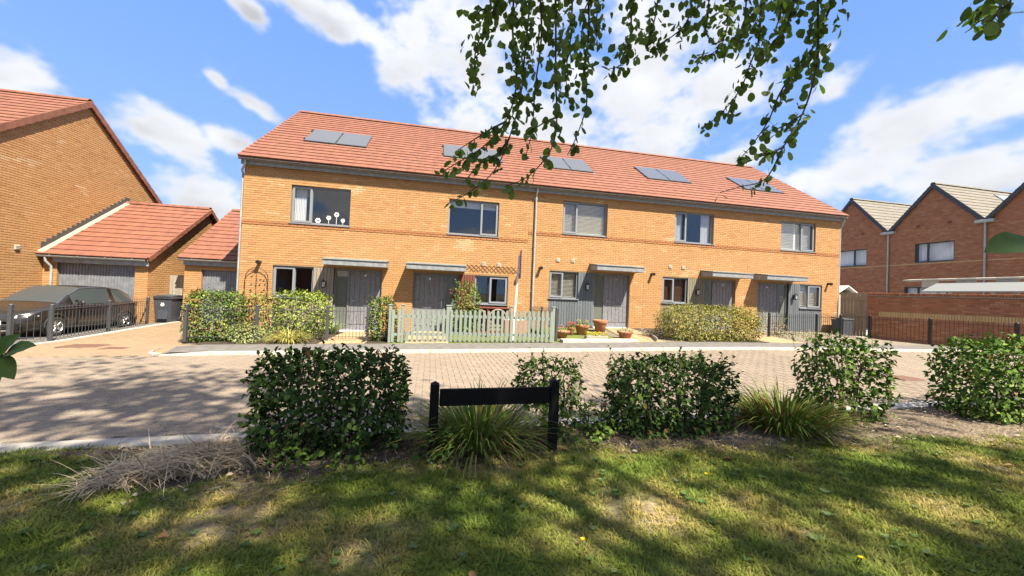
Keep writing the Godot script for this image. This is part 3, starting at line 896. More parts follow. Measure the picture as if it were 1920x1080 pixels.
# ---------------------------------------------------------------- ground, road, pavement
func lawn_edge(x: float) -> float:
	# the lawn begins beyond this line; soil and hedges lie before it
	var pts := [[-30.0, 10.36], [3.55, 10.36], [3.75, 10.55], [3.95, 11.0], [4.3, 11.3], [5.4, 11.28], [6.2, 11.12], [7.4, 11.02], [8.3, 11.06], [9.5, 11.18], [11.0, 11.34], [12.3, 11.45], [14.0, 11.75], [30.0, 13.0]]
	for k in pts.size() - 1:
		if x <= pts[k + 1][0]:
			var t := clampf((x - pts[k][0]) / (pts[k + 1][0] - pts[k][0]), 0, 1)
			return lerpf(pts[k][1], pts[k + 1][1], t) + noise.get_noise_2d(x * 2.0, 3.0) * 0.16
	return 13.0
func paver_field(owner_: Node3D, x0: float, x1: float, z0: float, z1: float, singles: int, base: Color, skip: Callable) -> void:
	# herringbone: a block lies along x where (i - j) mod 4 is 0 and along z where it is 3
	var list := []
	var cell := 0.1035
	for j in range(-1, int((z1 - z0) / cell) + 1):
		for i in range(-1, int((x1 - x0) / cell) + 1):
			var k := posmod(i - j, 4)
			if k != 0 and k != 3: continue
			var x := x0 + i * cell; var z := z0 + j * cell
			var dx := 2.0 * cell if k == 0 else cell; var dz := cell if k == 0 else 2.0 * cell
			if x < x0 - 0.12 or x + dx > x1 + 0.12 or z < z0 - 0.004 or z + dz > z1 + 0.06: continue
			if not skip.call(x + dx / 2, z + dz / 2): list.append([x, z, (V(x, 0, z) - eye).length_squared(), k == 3])
	var near := []
	for q in list:
		var p := V(q[0] + 0.1, 0, q[1]) - eye
		var dep := p.x * sin(0.2042) - p.z * cos(0.2042); var lat := p.x * cos(0.2042) + p.z * sin(0.2042)
		if absf(lat) < dep * 1.3: near.append(q)
	near.sort_custom(func(a, b): return a[2] < b[2])
	var alone := {}
	for q in mini(singles, near.size()): alone[near[q]] = true
	var mb := MB.new()
	var one := MB.new(); one.col = Color.WHITE
	_paver(one, V(0, 0, 0), 0.0)
	var om := one.mesh(); var mats := []
	for k in 8:
		var m: StandardMaterial3D = M.paver.duplicate()
		m.albedo_color = tint(base, R(0.93, 1.07)).linear_to_srgb(); mats.append(m)
	for q in list:
		var p := V(q[0], gy(q[0] + 0.1, q[1] + 0.05) + R(-0.001, 0.001), q[1])
		var bs := Basis.IDENTITY
		if q[3]:
			bs = Basis(Vector3.UP, PI / 2); p.z += 2.0 * cell
		if alone.has(q): node(owner_, "paver", om, mats[rng.randi() % 8], Transform3D(bs, p))
		else:
			mb.col = tint(base, R(0.93, 1.07) * (1.0 + 0.10 * noise.get_noise_2d(q[0] * 0.7, q[1] * 1.1))); mb.col.r *= R(0.98, 1.03)
			_paver(mb, p, 0.0, bs)
	stuff(part(owner_, "block_paving", mb, M.paver))
func _paver(mb: MB, p: Vector3, _t: float, bs := Basis.IDENTITY) -> void:
	var b := 0.003; var w := 0.205; var d := 0.1015; var hh := 0.007
	var q := []
	for e in [V(b, hh, d - b), V(w - b, hh, d - b), V(w - b, hh, b), V(b, hh, b), V(0, -0.01, d), V(w, -0.01, d), V(w, -0.01, 0), V(0, -0.01, 0)]: q.append(p + bs * e)
	mb.quad(q[0], q[1], q[2], q[3])
	for k in 4:
		var l := (k + 1) % 4
		mb.quad(q[4 + k], q[4 + l], q[l], q[k])

func build_ground() -> void:
	var g := MB.new()
	g.col = Color(0.13, 0.115, 0.075)
	sheet(g, [-400.0, -60.0, -20.0, -5.0, 0.3, 1.3, 5.0, 10.0, 15.0, 40.0, 400.0], -400, -12, 4, -0.03)
	sheet(g, [-400.0, -60.0, -20.0, -5.0, 0.3, 1.3, 5.0, 10.0, 15.0, 40.0, 400.0], -12, 16, 56, -0.03)
	sheet(g, [-400.0, -60.0, -20.0, -5.0, 0.3, 1.3, 5.0, 10.0, 15.0, 40.0, 400.0], 16, 400, 4, -0.03)
	structure("ground", g, M.soil)
	var yd := MB.new(); yd.col = Color(1, 1, 1)
	sheet(yd, span(24.4, 34.9, 2), -14, 12, 6, -0.012)
	structure("yard_paving", yd, M.concrete)
	# block-paved road with the nearest blocks laid one by one
	var r := MB.new(); r.col = Color(1, 1, 1)
	sheet(r, span(-40, 60, 5), 5.05, 10.22, 5, 0.0)
	var road := structure("road", r, M.sand)
	paver_field(road, -9, 24, 5.06, 10.1, 300, Color(0.295, 0.24, 0.185), func(x, z): return Vector2(x - 14.9, z - 8.7).length() < 0.32)
	var d := MB.new()
	sheet(d, span(-2.72, 0.62, 0.8), -2.2, 5.05, 10, 0.0)
	var drive := structure("driveway", d, M.sand)
	paver_field(drive, -2.68, 0.62, -2.15, 5.05, 0, Color(0.34, 0.24, 0.15), func(x, z): return (x > -2.05 and x < -1.2 and z > 3.15 and z < 3.75) or (x > 0.12 and z < 3.3 and z > 2.6) or (x > -0.02 and z < 0.4))
	var t := MB.new()
	sheet(t, span(-40, -2.86, 4), -2.2, 5.05, 8, 0.012)
	structure("neighbour_drive", t, M.tarmac)
	# inspection covers
	for q in [[-1.62, 3.45, 0.8, 0.52], [-0.75, 3.9, 0.45, 0.3], [14.9, 8.7, 0.55, 0.4]]:
		var c := MB.new()
		c.cbox(Transform3D(Basis.IDENTITY, V(q[0], gy(q[0], q[1]) + 0.004, q[1])), V(q[2], 0.02, q[3]), 0.004)
		for a in 5: c.box(V(q[0] - q[2] * 0.42, gy(q[0], q[1]) + 0.014, q[1] + (a - 2) * q[3] * 0.18 - 0.01), V(q[0] + q[2] * 0.42, gy(q[0], q[1]) + 0.018, q[1] + (a - 2) * q[3] * 0.18 + 0.01))
		var o := node(self, "inspection_cover", c.mesh(), M.iron)
		o.set_meta("label", ["brown inspection cover in the driveway near the left railing", "small dark inspection cover in the middle of the driveway", "rusty inspection cover in the road near the right hand hedge"][used[str(get_instance_id()) + "/inspection_cover"] - 1])
		o.set_meta("category", "cover")
	# far pavement with kerb stones
	var p := MB.new()
	sheet(p, span(0.9, 60, 1.97), 3.7, 4.93, 2, 0.055)
	p.quad(V(0.9, gy(0.9, 4.9) + 0.055, 4.93), V(0.9, gy(0.9, 3.7) + 0.055, 3.7), V(0.35, gy(0.3, 3.7) + 0.02, 3.7), V(0.75, gy(0.3, 4.9) + 0.02, 4.93))
	var pave := structure("pavement", p, M.tarmac)
	var x := 0.75
	while x < 40:
		var k := MB.new()
		var a := V(x + 0.004, gy(x, 5) - 0.05, 0); var b := V(x + 0.910, gy(x + 0.915, 5) - 0.05, 0)
		var hi := 0.118 if x > 1.0 else 0.09
		k.hexa([V(a.x, a.y, 5.05), V(b.x, b.y, 5.05), V(b.x, b.y, 4.925), V(a.x, a.y, 4.925), V(a.x, a.y + (hi if x > 1 else 0.06), 5.035), V(b.x, b.y + 0.118, 5.035), V(b.x, b.y + 0.12, 4.925), V(a.x, a.y + (0.12 if x > 1 else 0.065), 4.925)])
		k.col = tint(Color.WHITE, R(0.88, 1.05))
		part(pave, "kerb_stone", k, M.kerb)
		x += 0.914
	for q in 6:
		# the kerb turns in towards the drive
		var k := MB.new()
		var an := q * 0.22; var an2 := (q + 1) * 0.22
		var ca := V(0.75 - 0.75 * sin(an) * 0.8, 0, 4.99 - 1.6 * (1 - cos(an))); var cb := V(0.75 - 0.75 * sin(an2) * 0.8, 0, 4.99 - 1.6 * (1 - cos(an2)))
		var ya := gy(ca.x, ca.z); var yb := gy(cb.x, cb.z)
		k.hexa([V(cb.x, yb - 0.05, cb.z + 0.06), V(ca.x, ya - 0.05, ca.z + 0.06), V(ca.x, ya - 0.05, ca.z - 0.06), V(cb.x, yb - 0.05, cb.z - 0.06), V(cb.x, yb + 0.04 - q * 0.004, cb.z + 0.05), V(ca.x, ya + 0.045 - q * 0.004, ca.z + 0.05), V(ca.x, ya + 0.05 - q * 0.004, ca.z - 0.06), V(cb.x, yb + 0.045 - q * 0.004, cb.z - 0.06)])
		part(pave, "kerb_stone", k, M.kerb)
	# near edge: flush concrete edging, pieces end to end
	x = -12.0
	while x < 30:
		var k := MB.new()
		var ya := gy(x, 10); var yb := gy(x + 0.91, 10)
		k.col = tint(Color.WHITE, R(0.85, 1.05))
		k.hexa([V(x + 0.004, ya - 0.1, 10.36), V(x + 0.908, yb - 0.1, 10.36), V(x + 0.908, yb - 0.1, 10.1), V(x + 0.004, ya - 0.1, 10.1), V(x + 0.004, ya + 0.025, 10.35), V(x + 0.908, yb + 0.025, 10.35), V(x + 0.908, yb + 0.018, 10.105), V(x + 0.004, ya + 0.018, 10.105)])
		part(road, "edging_stone", k, M.concrete)
		x += 0.912
	# edging strip between the two drives
	for q in 9:
		var k := MB.new()
		var za := 5.05 - q * 0.8; var zb := za - 0.795
		k.hexa([V(-2.86, gy(-2.8, za) - 0.05, za), V(-2.72, gy(-2.8, za) - 0.05, za), V(-2.72, gy(-2.8, zb) - 0.05, zb), V(-2.86, gy(-2.8, zb) - 0.05, zb), V(-2.86, gy(-2.8, za) + 0.03, za), V(-2.72, gy(-2.8, za) + 0.03, za), V(-2.72, gy(-2.8, zb) + 0.03, zb), V(-2.86, gy(-2.8, zb) + 0.03, zb)])
		part(drive, "edging_stone", k, M.kerb)

# ---------------------------------------------------------------- the house and garages on the left
func slab(mb: MB, a: Vector3, b: Vector3, c: Vector3, d: Vector3, t: float) -> void:
	var dn := V(0, -t, 0)
	mb.hexa([a + dn, b + dn, c + dn, d + dn, a, b, c, d])
func build_left() -> void:
	var X := -6.30
	var h := thing("detached_house", "buff brick house end wall with red tiled gable left of the garage", "house", V(-12, -0.2, -2.7))
	var m := MB.new()
	m.hexa([V(-20, -0.7, 1.84), V(X - 0.006, -0.7, 1.84), V(X - 0.006, -0.7, -7.16), V(-20, -0.7, -7.16), V(-20, 4.62, 1.84), V(X - 0.006, 4.62, 1.84), V(X - 0.006, 4.62, -7.16), V(-20, 4.62, -7.16)])
	for e in [X - 0.006, -20.0]:
		if e > -10: m.tri(V(e, 4.62, 1.84), V(e, 4.62, -7.16), V(e, 7.70, -2.66))
		else: m.tri(V(e, 4.62, -7.16), V(e, 4.62, 1.84), V(e, 7.70, -2.66))
	var wall := part(h, "wall", m, M.mortar)
	var o := V(X, -0.5, 1.84)
	bricks(wall, o, Vector3.FORWARD, Vector3.RIGHT, 8.2, func(y):
		var yy: float = y - 0.5
		if yy < 4.60: return [0.0, 9.0]
		var t: float = (yy - 4.60) / (7.70 - 4.62) * 4.5
		return [t, 9.0 - t], [], "buff", {}, 300)
	var rm := MB.new()
	var pt := (7.84 - 4.70) / 4.5
	var ev := V(0, 4.70 - 0.3 * pt, 1.84 + 0.3); var rg := V(0, 7.84, -2.66); var eb := V(0, 4.70 - 0.3 * pt, -7.16 - 0.3)
	slab(rm, V(-20, ev.y, ev.z), V(X + 0.05, ev.y, ev.z), V(X + 0.05, rg.y, rg.z), V(-20, rg.y, rg.z), 0.1)
	slab(rm, V(-20, rg.y, rg.z), V(X + 0.05, rg.y, rg.z), V(X + 0.05, eb.y, eb.z), V(-20, eb.y, eb.z), 0.1)
	var roof := part(h, "roof", rm, M.tile_plain)
	var s := (rg - ev).normalized()
	tiles(roof, V(X - 3.03, ev.y, ev.z), Vector3.RIGHT, s, 3.08, (rg - ev).length(), "red", 0.33, 0.308)
	ridge(roof, V(-10.5, rg.y + 0.03, rg.z), V(X + 0.06, rg.y + 0.03, rg.z), "red")
	verge(roof, V(X + 0.06, ev.y, ev.z), V(X + 0.06, rg.y, rg.z), Vector3.RIGHT, "red", null, 0.2)
	verge(roof, V(X + 0.06, eb.y, eb.z), V(X + 0.06, rg.y, rg.z), Vector3.RIGHT, "red", null, 0.2)
	var vm := MB.new(); vm.cbox(Transform3D(Basis.IDENTITY, V(X + 0.02, 2.30, -0.43)), V(0.04, 0.15, 0.15), 0.01)
	for e in 3: vm.box(V(X + 0.04, 2.255 + e * 0.04, -0.48), V(X + 0.048, 2.27 + e * 0.04, -0.38))
	part(h, "wall_vent", vm, M.concrete)
	garage(X, -3.34, -1.30, 2.16, -5.91, -3.72, true)
	garage(-2.66, -0.02, -2.05, 2.30, -2.10, -0.14, false)
	# boarded side gate between the garages
	var g := thing("side_gate", "weathered grey close-boarded gate between the two garages", "gate", V(-3.0, -0.05, -2.45))
	var gm := MB.new(); gm.box(V(-3.33, 0.35, -2.5), V(-2.67, 0.45, -2.47)); gm.box(V(-3.33, 1.35, -2.5), V(-2.67, 1.45, -2.47)); part(g, "rail", gm, M.wood_grey)
	board(g, -3.33, -2.67, 0.0, 1.68, -2.455, M.wood_grey, 0.11)
	# wheeled bin
	var b := thing("wheeled_bin", "dark grey wheeled bin with a white 8 by the garage wall", "bin", V(-3.05, -0.05, -1.95))
	var bm := MB.new()
	var bx := -3.07; var bz := -1.98; var by := gy(-3, -2) + 0.015
	bm.hexa([V(bx - 0.22, by + 0.03, bz + 0.24), V(bx + 0.22, by + 0.03, bz + 0.24), V(bx + 0.22, by + 0.03, bz - 0.2), V(bx - 0.22, by + 0.03, bz - 0.2), V(bx - 0.28, by + 0.88, bz + 0.32), V(bx + 0.28, by + 0.88, bz + 0.32), V(bx + 0.28, by + 0.88, bz - 0.32), V(bx - 0.28, by + 0.88, bz - 0.32)])
	bm.cbox(Transform3D(Basis.IDENTITY, V(bx, by + 0.87, bz)), V(0.62, 0.06, 0.70), 0.015)
	bm.cbox(Transform3D(Basis(Vector3.RIGHT, -0.09), V(bx, by + 0.30, bz + 0.275)), V(0.30, 0.36, 0.03), 0.012)
	var bb := part(b, "body", bm, M.bin)
	var lm := MB.new()
	lm.grid([[V(bx - 0.30, by + 0.93, bz + 0.36), V(bx, by + 0.95, bz + 0.37), V(bx + 0.30, by + 0.93, bz + 0.36)], [V(bx - 0.30, by + 0.97, bz), V(bx, by + 1.0, bz), V(bx + 0.30, by + 0.97, bz)], [V(bx - 0.30, by + 0.96, bz - 0.36), V(bx, by + 0.98, bz - 0.36), V(bx + 0.30, by + 0.96, bz - 0.36)]])
	lm.box(V(bx - 0.30, by + 0.90, bz - 0.36), V(bx + 0.30, by + 0.935, bz + 0.36))
	lm.tube([V(bx - 0.25, by + 0.95, bz - 0.38), V(bx + 0.25, by + 0.95, bz - 0.38)], [0.018], 8)
	part(b, "lid", lm, M.bin)
	for sx in [-1, 1]:
		var wm := MB.new(); wm.tube([V(bx + sx * 0.24, by + 0.10, bz - 0.26), V(bx + sx * 0.30, by + 0.10, bz - 0.26)], [0.10], 16); part(b, "wheel", wm, M.rubber)
	var tm := TextMesh.new(); tm.text = "8"; tm.font_size = 64; tm.pixel_size = 0.0036; tm.depth = 0.004
	var sf := SystemFont.new(); sf.font_names = PackedStringArray(["Droid Sans"]); sf.font_weight = 700; tm.font = sf
	node(bb, "number", tm, M.plastic_white, Transform3D(Basis(Vector3.RIGHT, -0.095), V(bx, by + 0.66, bz + 0.305)))
	car()

func garage(x0: float, x1: float, zf: float, eave: float, d0: float, d1: float, first: bool) -> void:
	var g := thing("garage", "buff brick garage with grey door behind the parked car" if first else "buff brick garage set back against the end of the terrace", "garage", V((x0 + x1) / 2, -0.05, zf), "brick garages with red roofs")
	var zb := zf - 6.9
	var zr := zf + 0.19 - 3.65; var yr := eave + 3.65 * tan(deg_to_rad(33.0)) + 0.05
	var m := MB.new()
	core(m, x0 + 0.006, x1 - 0.006, -0.6, eave, zf - 0.006, 0.22, [[d0, d1, -0.6, 1.93]])
	m.box(V(x1 - 0.22, -0.6, zb), V(x1 - 0.006, eave, zf - 0.226))
	m.box(V(x0 + 0.006, -0.6, zb), V(x0 + 0.22, eave, zf - 0.226))
	m.box(V(x0 + 0.22, -0.6, zb), V(x1 - 0.22, eave, zb + 0.2))
	for e in [x1 - 0.006, x0 + 0.006]:
		m.tri(V(e, eave, zf - 0.006), V(e, eave, zb), V(e, yr - 0.13, zr)); m.tri(V(e, eave, zb), V(e, eave, zf - 0.006), V(e, yr - 0.13, zr))
	var wall := part(g, "wall", m, M.mortar)
	bricks(wall, V(x0, -0.55, zf), Vector3.RIGHT, Vector3.BACK, eave + 0.55, func(_y): return [0.0, x1 - x0], [[d0 - x0, d1 - x0, 0.0, 2.48]], "buff", {}, 40)
	if first:
		bricks(wall, V(x1, -0.55, zf), Vector3.FORWARD, Vector3.RIGHT, yr + 0.4, func(y):
			var yy: float = y - 0.55
			if yy < eave: return [0.014, 6.9]
			var t: float = (yy - eave) / (yr - 0.13 - eave) * (zf - zr)
			return [t + 0.014, 6.9 - t], [], "buff", {}, 120)
	# roof
	var rm := MB.new()
	var ra := x0 if first else x0 - 0.08; var rb := x1 + 0.1 if first else x1
	var ev := V(0, eave + 0.02, zf + 0.19); var rg := V(0, yr, zr); var eb := V(0, eave + 0.02, zr * 2 - zf - 0.19)
	slab(rm, V(ra, ev.y, ev.z), V(rb, ev.y, ev.z), V(rb, rg.y, rg.z), V(ra, rg.y, rg.z), 0.09)
	slab(rm, V(ra, rg.y, rg.z), V(rb, rg.y, rg.z), V(rb, eb.y, eb.z), V(ra, eb.y, eb.z), 0.09)
	var roof := part(g, "roof", rm, M.tile_plain)
	var s := (rg - ev).normalized()
	tiles(roof, V(ra, ev.y, ev.z) - s * 0.04, Vector3.RIGHT, s, rb - ra, (rg - ev).length(), "red", 0.33, 0.306)
	ridge(roof, V(ra, rg.y + 0.03, rg.z), V(rb, rg.y + 0.03, rg.z), "red")
	if first:
		verge(roof, V(rb, ev.y, ev.z), V(rb, rg.y, rg.z), Vector3.RIGHT, "red")
		verge(roof, V(rb, eb.y, eb.z), V(rb, rg.y, rg.z), Vector3.RIGHT, "red")
		# stepped lead flashing and pale fillet where the roof meets the house
		var fm := MB.new(); var nn := V(0, -s.z, s.y)
		for q in 20:
			var p := ev + s * (0.12 + q * 0.215); p.x = x0
			fm.box(V(x0 + 0.001, p.y + 0.02, p.z - 0.24), V(x0 + 0.02 + (q % 3) * 0.003, p.y + 0.34, p.z + 0.02))
		part(roof, "flashing", fm, M.flash)
		var cm := MB.new(); var c0 := ev + nn * 0.06; var c1 := rg + nn * 0.06
		cm.hexa([V(x0 + 0.012, c0.y, c0.z), V(x0 + 0.17, c0.y - 0.02, c0.z), V(x0 + 0.17, c1.y - 0.02, c1.z), V(x0 + 0.012, c1.y, c1.z), V(x0 + 0.012, c0.y + 0.05, c0.z), V(x0 + 0.17, c0.y, c0.z), V(x0 + 0.17, c1.y, c1.z), V(x0 + 0.012, c1.y + 0.05, c1.z)])
		part(roof, "mortar_fillet", cm, M.clad_pale)
	else:
		verge(roof, V(ra, ev.y, ev.z), V(ra, rg.y, rg.z), Vector3.LEFT, "red")
	var fm2 := MB.new()
	fm2.box(V(ra + (0.35 if first else 0.1), eave - 0.23, zf + 0.10), V(rb - 0.02, eave - 0.02, zf + 0.125)); fm2.box(V(ra, eave - 0.08, zf), V(rb, eave - 0.06, zf + 0.1))
	part(g, "fascia", fm2, M.fascia)
	gutter(g, V(ra - 0.02, eave - 0.02, zf + 0.19), V(rb - 0.05, eave - 0.02, zf + 0.19), Vector3.BACK)
	if first:
		var dp := MB.new()
		dp.tube([V(x0 + 0.2, eave - 0.08, zf + 0.19), V(x0 + 0.2, eave - 0.2, zf + 0.18), V(x0 + 0.27, eave - 0.36, zf + 0.07), V(x0 + 0.28, eave - 0.5, zf + 0.055), V(x0 + 0.28, -0.1, zf + 0.055)], [0.036], 12)
		part(g, "downpipe", dp, M.gutter)
	# up-and-over door with pressed ribs
	var dm := MB.new()
	dm.box(V(d0, -0.2, zf - 0.14), V(d1, 1.93, zf - 0.11))
	var n := int((d1 - d0) / 0.085)
	for q in n:
		var xa := lerpf(d0 + 0.03, d1 - 0.03, (q + 0.5) / n)
		dm.hexa([V(xa - 0.03, -0.18, zf - 0.11), V(xa + 0.03, -0.18, zf - 0.11), V(xa + 0.03, -0.18, zf - 0.12), V(xa - 0.03, -0.18, zf - 0.12), V(xa - 0.022, 1.90, zf - 0.098), V(xa + 0.022, 1.90, zf - 0.098), V(xa + 0.03, 1.90, zf - 0.12), V(xa - 0.03, 1.90, zf - 0.12)])
		dm.box(V(xa - 0.024, -0.18, zf - 0.111), V(xa + 0.024, 1.90, zf - 0.098))
	var door := part(g, "garage_door", dm, M.garage_door)
	var hm := MB.new(); hm.cbox(Transform3D(Basis.IDENTITY, V((d0 + d1) / 2, 0.75, zf - 0.085)), V(0.12, 0.05, 0.03), 0.008); part(door, "handle", hm, M.rail_black)

func car() -> void:
	var c := thing("parked_car", "black hatchback parked nose out on the drive behind grey railings", "car", V(-4.4, -0.15, 1.0))
	var base := gy(-4.3, 1.0) + 0.0
	var T := Transform3D(Basis(Vector3.UP, -0.05).scaled_local(V(0.93, 0.92, 0.87)), V(-4.24, base, 0.62))
	# stations from tail to nose: z, half width, sill, shoulder, roof height, roof half width
	var st := [[-2.02, 0.62, 0.42, 0.72, 0.80, 0.55], [-1.97, 0.76, 0.32, 0.86, 0.98, 0.60], [-1.75, 0.83, 0.24, 0.92, 1.22, 0.58], [-1.35, 0.86, 0.20, 0.92, 1.40, 0.58], [-0.8, 0.87, 0.19, 0.91, 1.46, 0.60], [-0.2, 0.87, 0.19, 0.90, 1.47, 0.61], [0.3, 0.87, 0.19, 0.89, 1.43, 0.60], [0.75, 0.87, 0.19, 0.88, 1.22, 0.64], [1.12, 0.86, 0.19, 0.86, 0.98, 0.72], [1.5, 0.84, 0.20, 0.80, 0.88, 0.70], [1.8, 0.78, 0.22, 0.70, 0.78, 0.64], [1.98, 0.68, 0.26, 0.58, 0.66, 0.58], [2.05, 0.52, 0.32, 0.48, 0.55, 0.45]]
	var rows := []
	for q in st:
		var half := [Vector2(0, q[2]), Vector2(q[1] * 0.9, q[2]), Vector2(q[1] * 0.985, q[2] + 0.12), Vector2(q[1], lerpf(q[2], q[3], 0.6)), Vector2(q[1] * 0.97, q[3] - 0.03), Vector2(q[1] * 0.94, q[3]), Vector2(lerpf(q[1] * 0.93, q[5], 0.5), lerpf(q[3], q[4], 0.52)), Vector2(q[5] + 0.02, q[4] - 0.04), Vector2(q[5] * 0.9, q[4] - 0.008), Vector2(q[5] * 0.5, q[4] + 0.008), Vector2(0, q[4] + 0.012)]
		var r := []
		for p in half: r.append(T * V(p.x, p.y, q[0]))
		for k in range(half.size() - 2, -1, -1): r.append(T * V(-half[k].x, half[k].y, q[0]))
		rows.append(r)
	var bm := MB.new(); bm.grid(rows)
	var body := part(c, "body", bm, M.paint)
	# glass: side windows, windscreen, rear window, laid just outside the shell
	var off := func(a: int, b: int, out: Vector3) -> Vector3: return rows[a][b] + out * 0.006
	var side := T.basis * Vector3.RIGHT
	for sg in [1, -1]:
		for w in [[3, 4, 0.25, 0.95], [5, 6, -0.9, 0.8]]:
			pass
		var ib := 5 if sg > 0 else 15; var im := 6 if sg > 0 else 14; var it := 7 if sg > 0 else 13
		for w in [[2, 3, 4], [4, 5, 6, 7]]:
			var gm := MB.new()
			var rr := []
			for b in [ib, im, it]:
				var r := []
				for a in w:
					var p: Vector3 = rows[a][b]
					if b == ib: p = p.lerp(rows[a][im], 0.10)
					if b == it: p = p.lerp(rows[a][im], 0.12)
					r.append(p + side * sg * 0.007 + V(0, 0.003, 0))
				rr.append(r)
			# draw in the ends to leave pillars
			for r in rr:
				r[0] = r[0].lerp(r[1], 0.12); r[-1] = r[-1].lerp(r[-2], 0.14)
			gm.grid(rr if sg < 0 else [rr[2], rr[1], rr[0]])
			part(c, "side_window", gm, M.carglass_dark)
	var wsm := MB.new()
	var wr := []
	for a in [6, 7, 8]:
		var r := []
		for b in range(7, 14): r.append((rows[a][b] as Vector3) + T.basis * V(0, 0.006, 0.005))
		wr.append(r)
	wsm.grid(wr); part(c, "windscreen", wsm, M.carglass_dark)
	var rw := MB.new(); wr = []
	for a in [1, 2, 3]:
		var r := []
		for b in range(8, 13): r.append((rows[a][b] as Vector3) + T.basis * V(0, 0.006, -0.006))
		wr.append(r)
	rw.grid(wr); part(c, "rear_window", rw, M.carglass_dark)
	var tr := MB.new()
	for sg in [1, -1]:
		var pts := []
		for a in range(2, 8): pts.append((rows[a][7 if sg > 0 else 13] as Vector3) + side * sg * 0.004)
		tr.tube(pts, [0.011], 6)
		var belt := []
		for a in range(2, 9): belt.append((rows[a][5 if sg > 0 else 15] as Vector3) + side * sg * 0.006)
		tr.tube(belt, [0.009], 6)
	part(c, "window_trim", tr, M.steel)
	for q in [[0.80, 1.28], [-0.80, 1.28], [0.80, -1.27], [-0.80, -1.27]]:
		var ctr := T * V(q[0], 0.30, q[1]); var ax := side * signf(q[0])
		var wb := Basis(T.basis * Vector3.BACK, ax, (T.basis * Vector3.BACK).cross(ax))
		var wm := MB.new()
		wm.lathe(Transform3D(wb, ctr), [Vector2(0.19, -0.10), Vector2(0.29, -0.10), Vector2(0.305, -0.06), Vector2(0.305, 0.05), Vector2(0.285, 0.085), Vector2(0.215, 0.08), Vector2(0.205, 0.06)], 28)
		var wh := part(c, "wheel", wm, M.rubber)
		var am := MB.new()
		am.lathe(Transform3D(wb, ctr), [Vector2(0.207, -0.02), Vector2(0.215, 0.075), Vector2(0.195, 0.08), Vector2(0.19, 0.04)], 28)
		am.lathe(Transform3D(wb, ctr), [Vector2(0.06, 0.055), Vector2(0.05, 0.075), Vector2(0.002, 0.08)], 14)
		for e in 5:
			var an := TAU * e / 5.0
			for f in [-0.11, 0.11]:
				am.tube([ctr + wb * V(cos(an) * 0.04, 0.06, sin(an) * 0.04), ctr + wb * V(cos(an + f * 1.5) * 0.2, 0.062, sin(an + f * 1.5) * 0.2)], [0.018, 0.016], 6)
		part(wh, "rim", am, M.alloy)
		var arch := MB.new()
		var pts := []
		for e in 15:
			var an := PI * e / 14.0
			pts.append(T * V(q[0] * 1.085, 0.30 + sin(an) * 0.355, q[1] + cos(an) * 0.355))
		arch.tube(pts, [0.02], 6); part(body, "wheel_arch", arch, M.rubber)
	for sg in [1, -1]:
		var hm := MB.new()
		hm.grid([[T * V(sg * 0.76, 0.62, 1.72), T * V(sg * 0.66, 0.60, 1.92), T * V(sg * 0.48, 0.57, 2.02)], [T * V(sg * 0.775, 0.70, 1.58), T * V(sg * 0.67, 0.70, 1.86), T * V(sg * 0.5, 0.65, 1.99)]] if sg < 0 else [[T * V(sg * 0.775, 0.70, 1.58), T * V(sg * 0.67, 0.70, 1.86), T * V(sg * 0.5, 0.65, 1.99)], [T * V(sg * 0.79, 0.62, 1.72), T * V(sg * 0.69, 0.60, 1.92), T * V(sg * 0.48, 0.57, 2.04)]])
		part(c, "headlight", hm, M.lens)
		var mm := MB.new(); mm.cbox(T * Transform3D(Basis.IDENTITY, V(sg * 0.96, 0.96, 0.62)), V(0.18, 0.13, 0.10), 0.035); mm.tube([T * V(sg * 0.82, 0.93, 0.66), T * V(sg * 0.93, 0.94, 0.63)], [0.02], 6); part(c, "door_mirror", mm, M.paint)
		var tl := MB.new(); tl.cbox(T * Transform3D(Basis(Vector3.UP, -0.5 * sg), V(sg * 0.72, 0.88, -1.93)), V(0.20, 0.16, 0.06), 0.02); part(c, "tail_light", tl, M.clad_red)
		var hd := MB.new()
		hd.cbox(T * Transform3D(Basis.IDENTITY, V(sg * 0.865, 0.80, -0.62)), V(0.03, 0.03, 0.16), 0.008); part(c, "door_handle", hd, M.paint)
	var gr := MB.new(); gr.cbox(T * Transform3D(Basis.IDENTITY, V(0, 0.52, 2.05)), V(0.7, 0.12, 0.05), 0.02); gr.cbox(T * Transform3D(Basis.IDENTITY, V(0, 0.36, 2.03)), V(1.0, 0.10, 0.06), 0.02); part(c, "grille", gr, M.rubber)
	var np := MB.new(); np.cbox(T * Transform3D(Basis.IDENTITY, V(0, 0.44, 2.085)), V(0.5, 0.11, 0.012), 0.003); part(c, "number_plate", np, M.plastic_white)

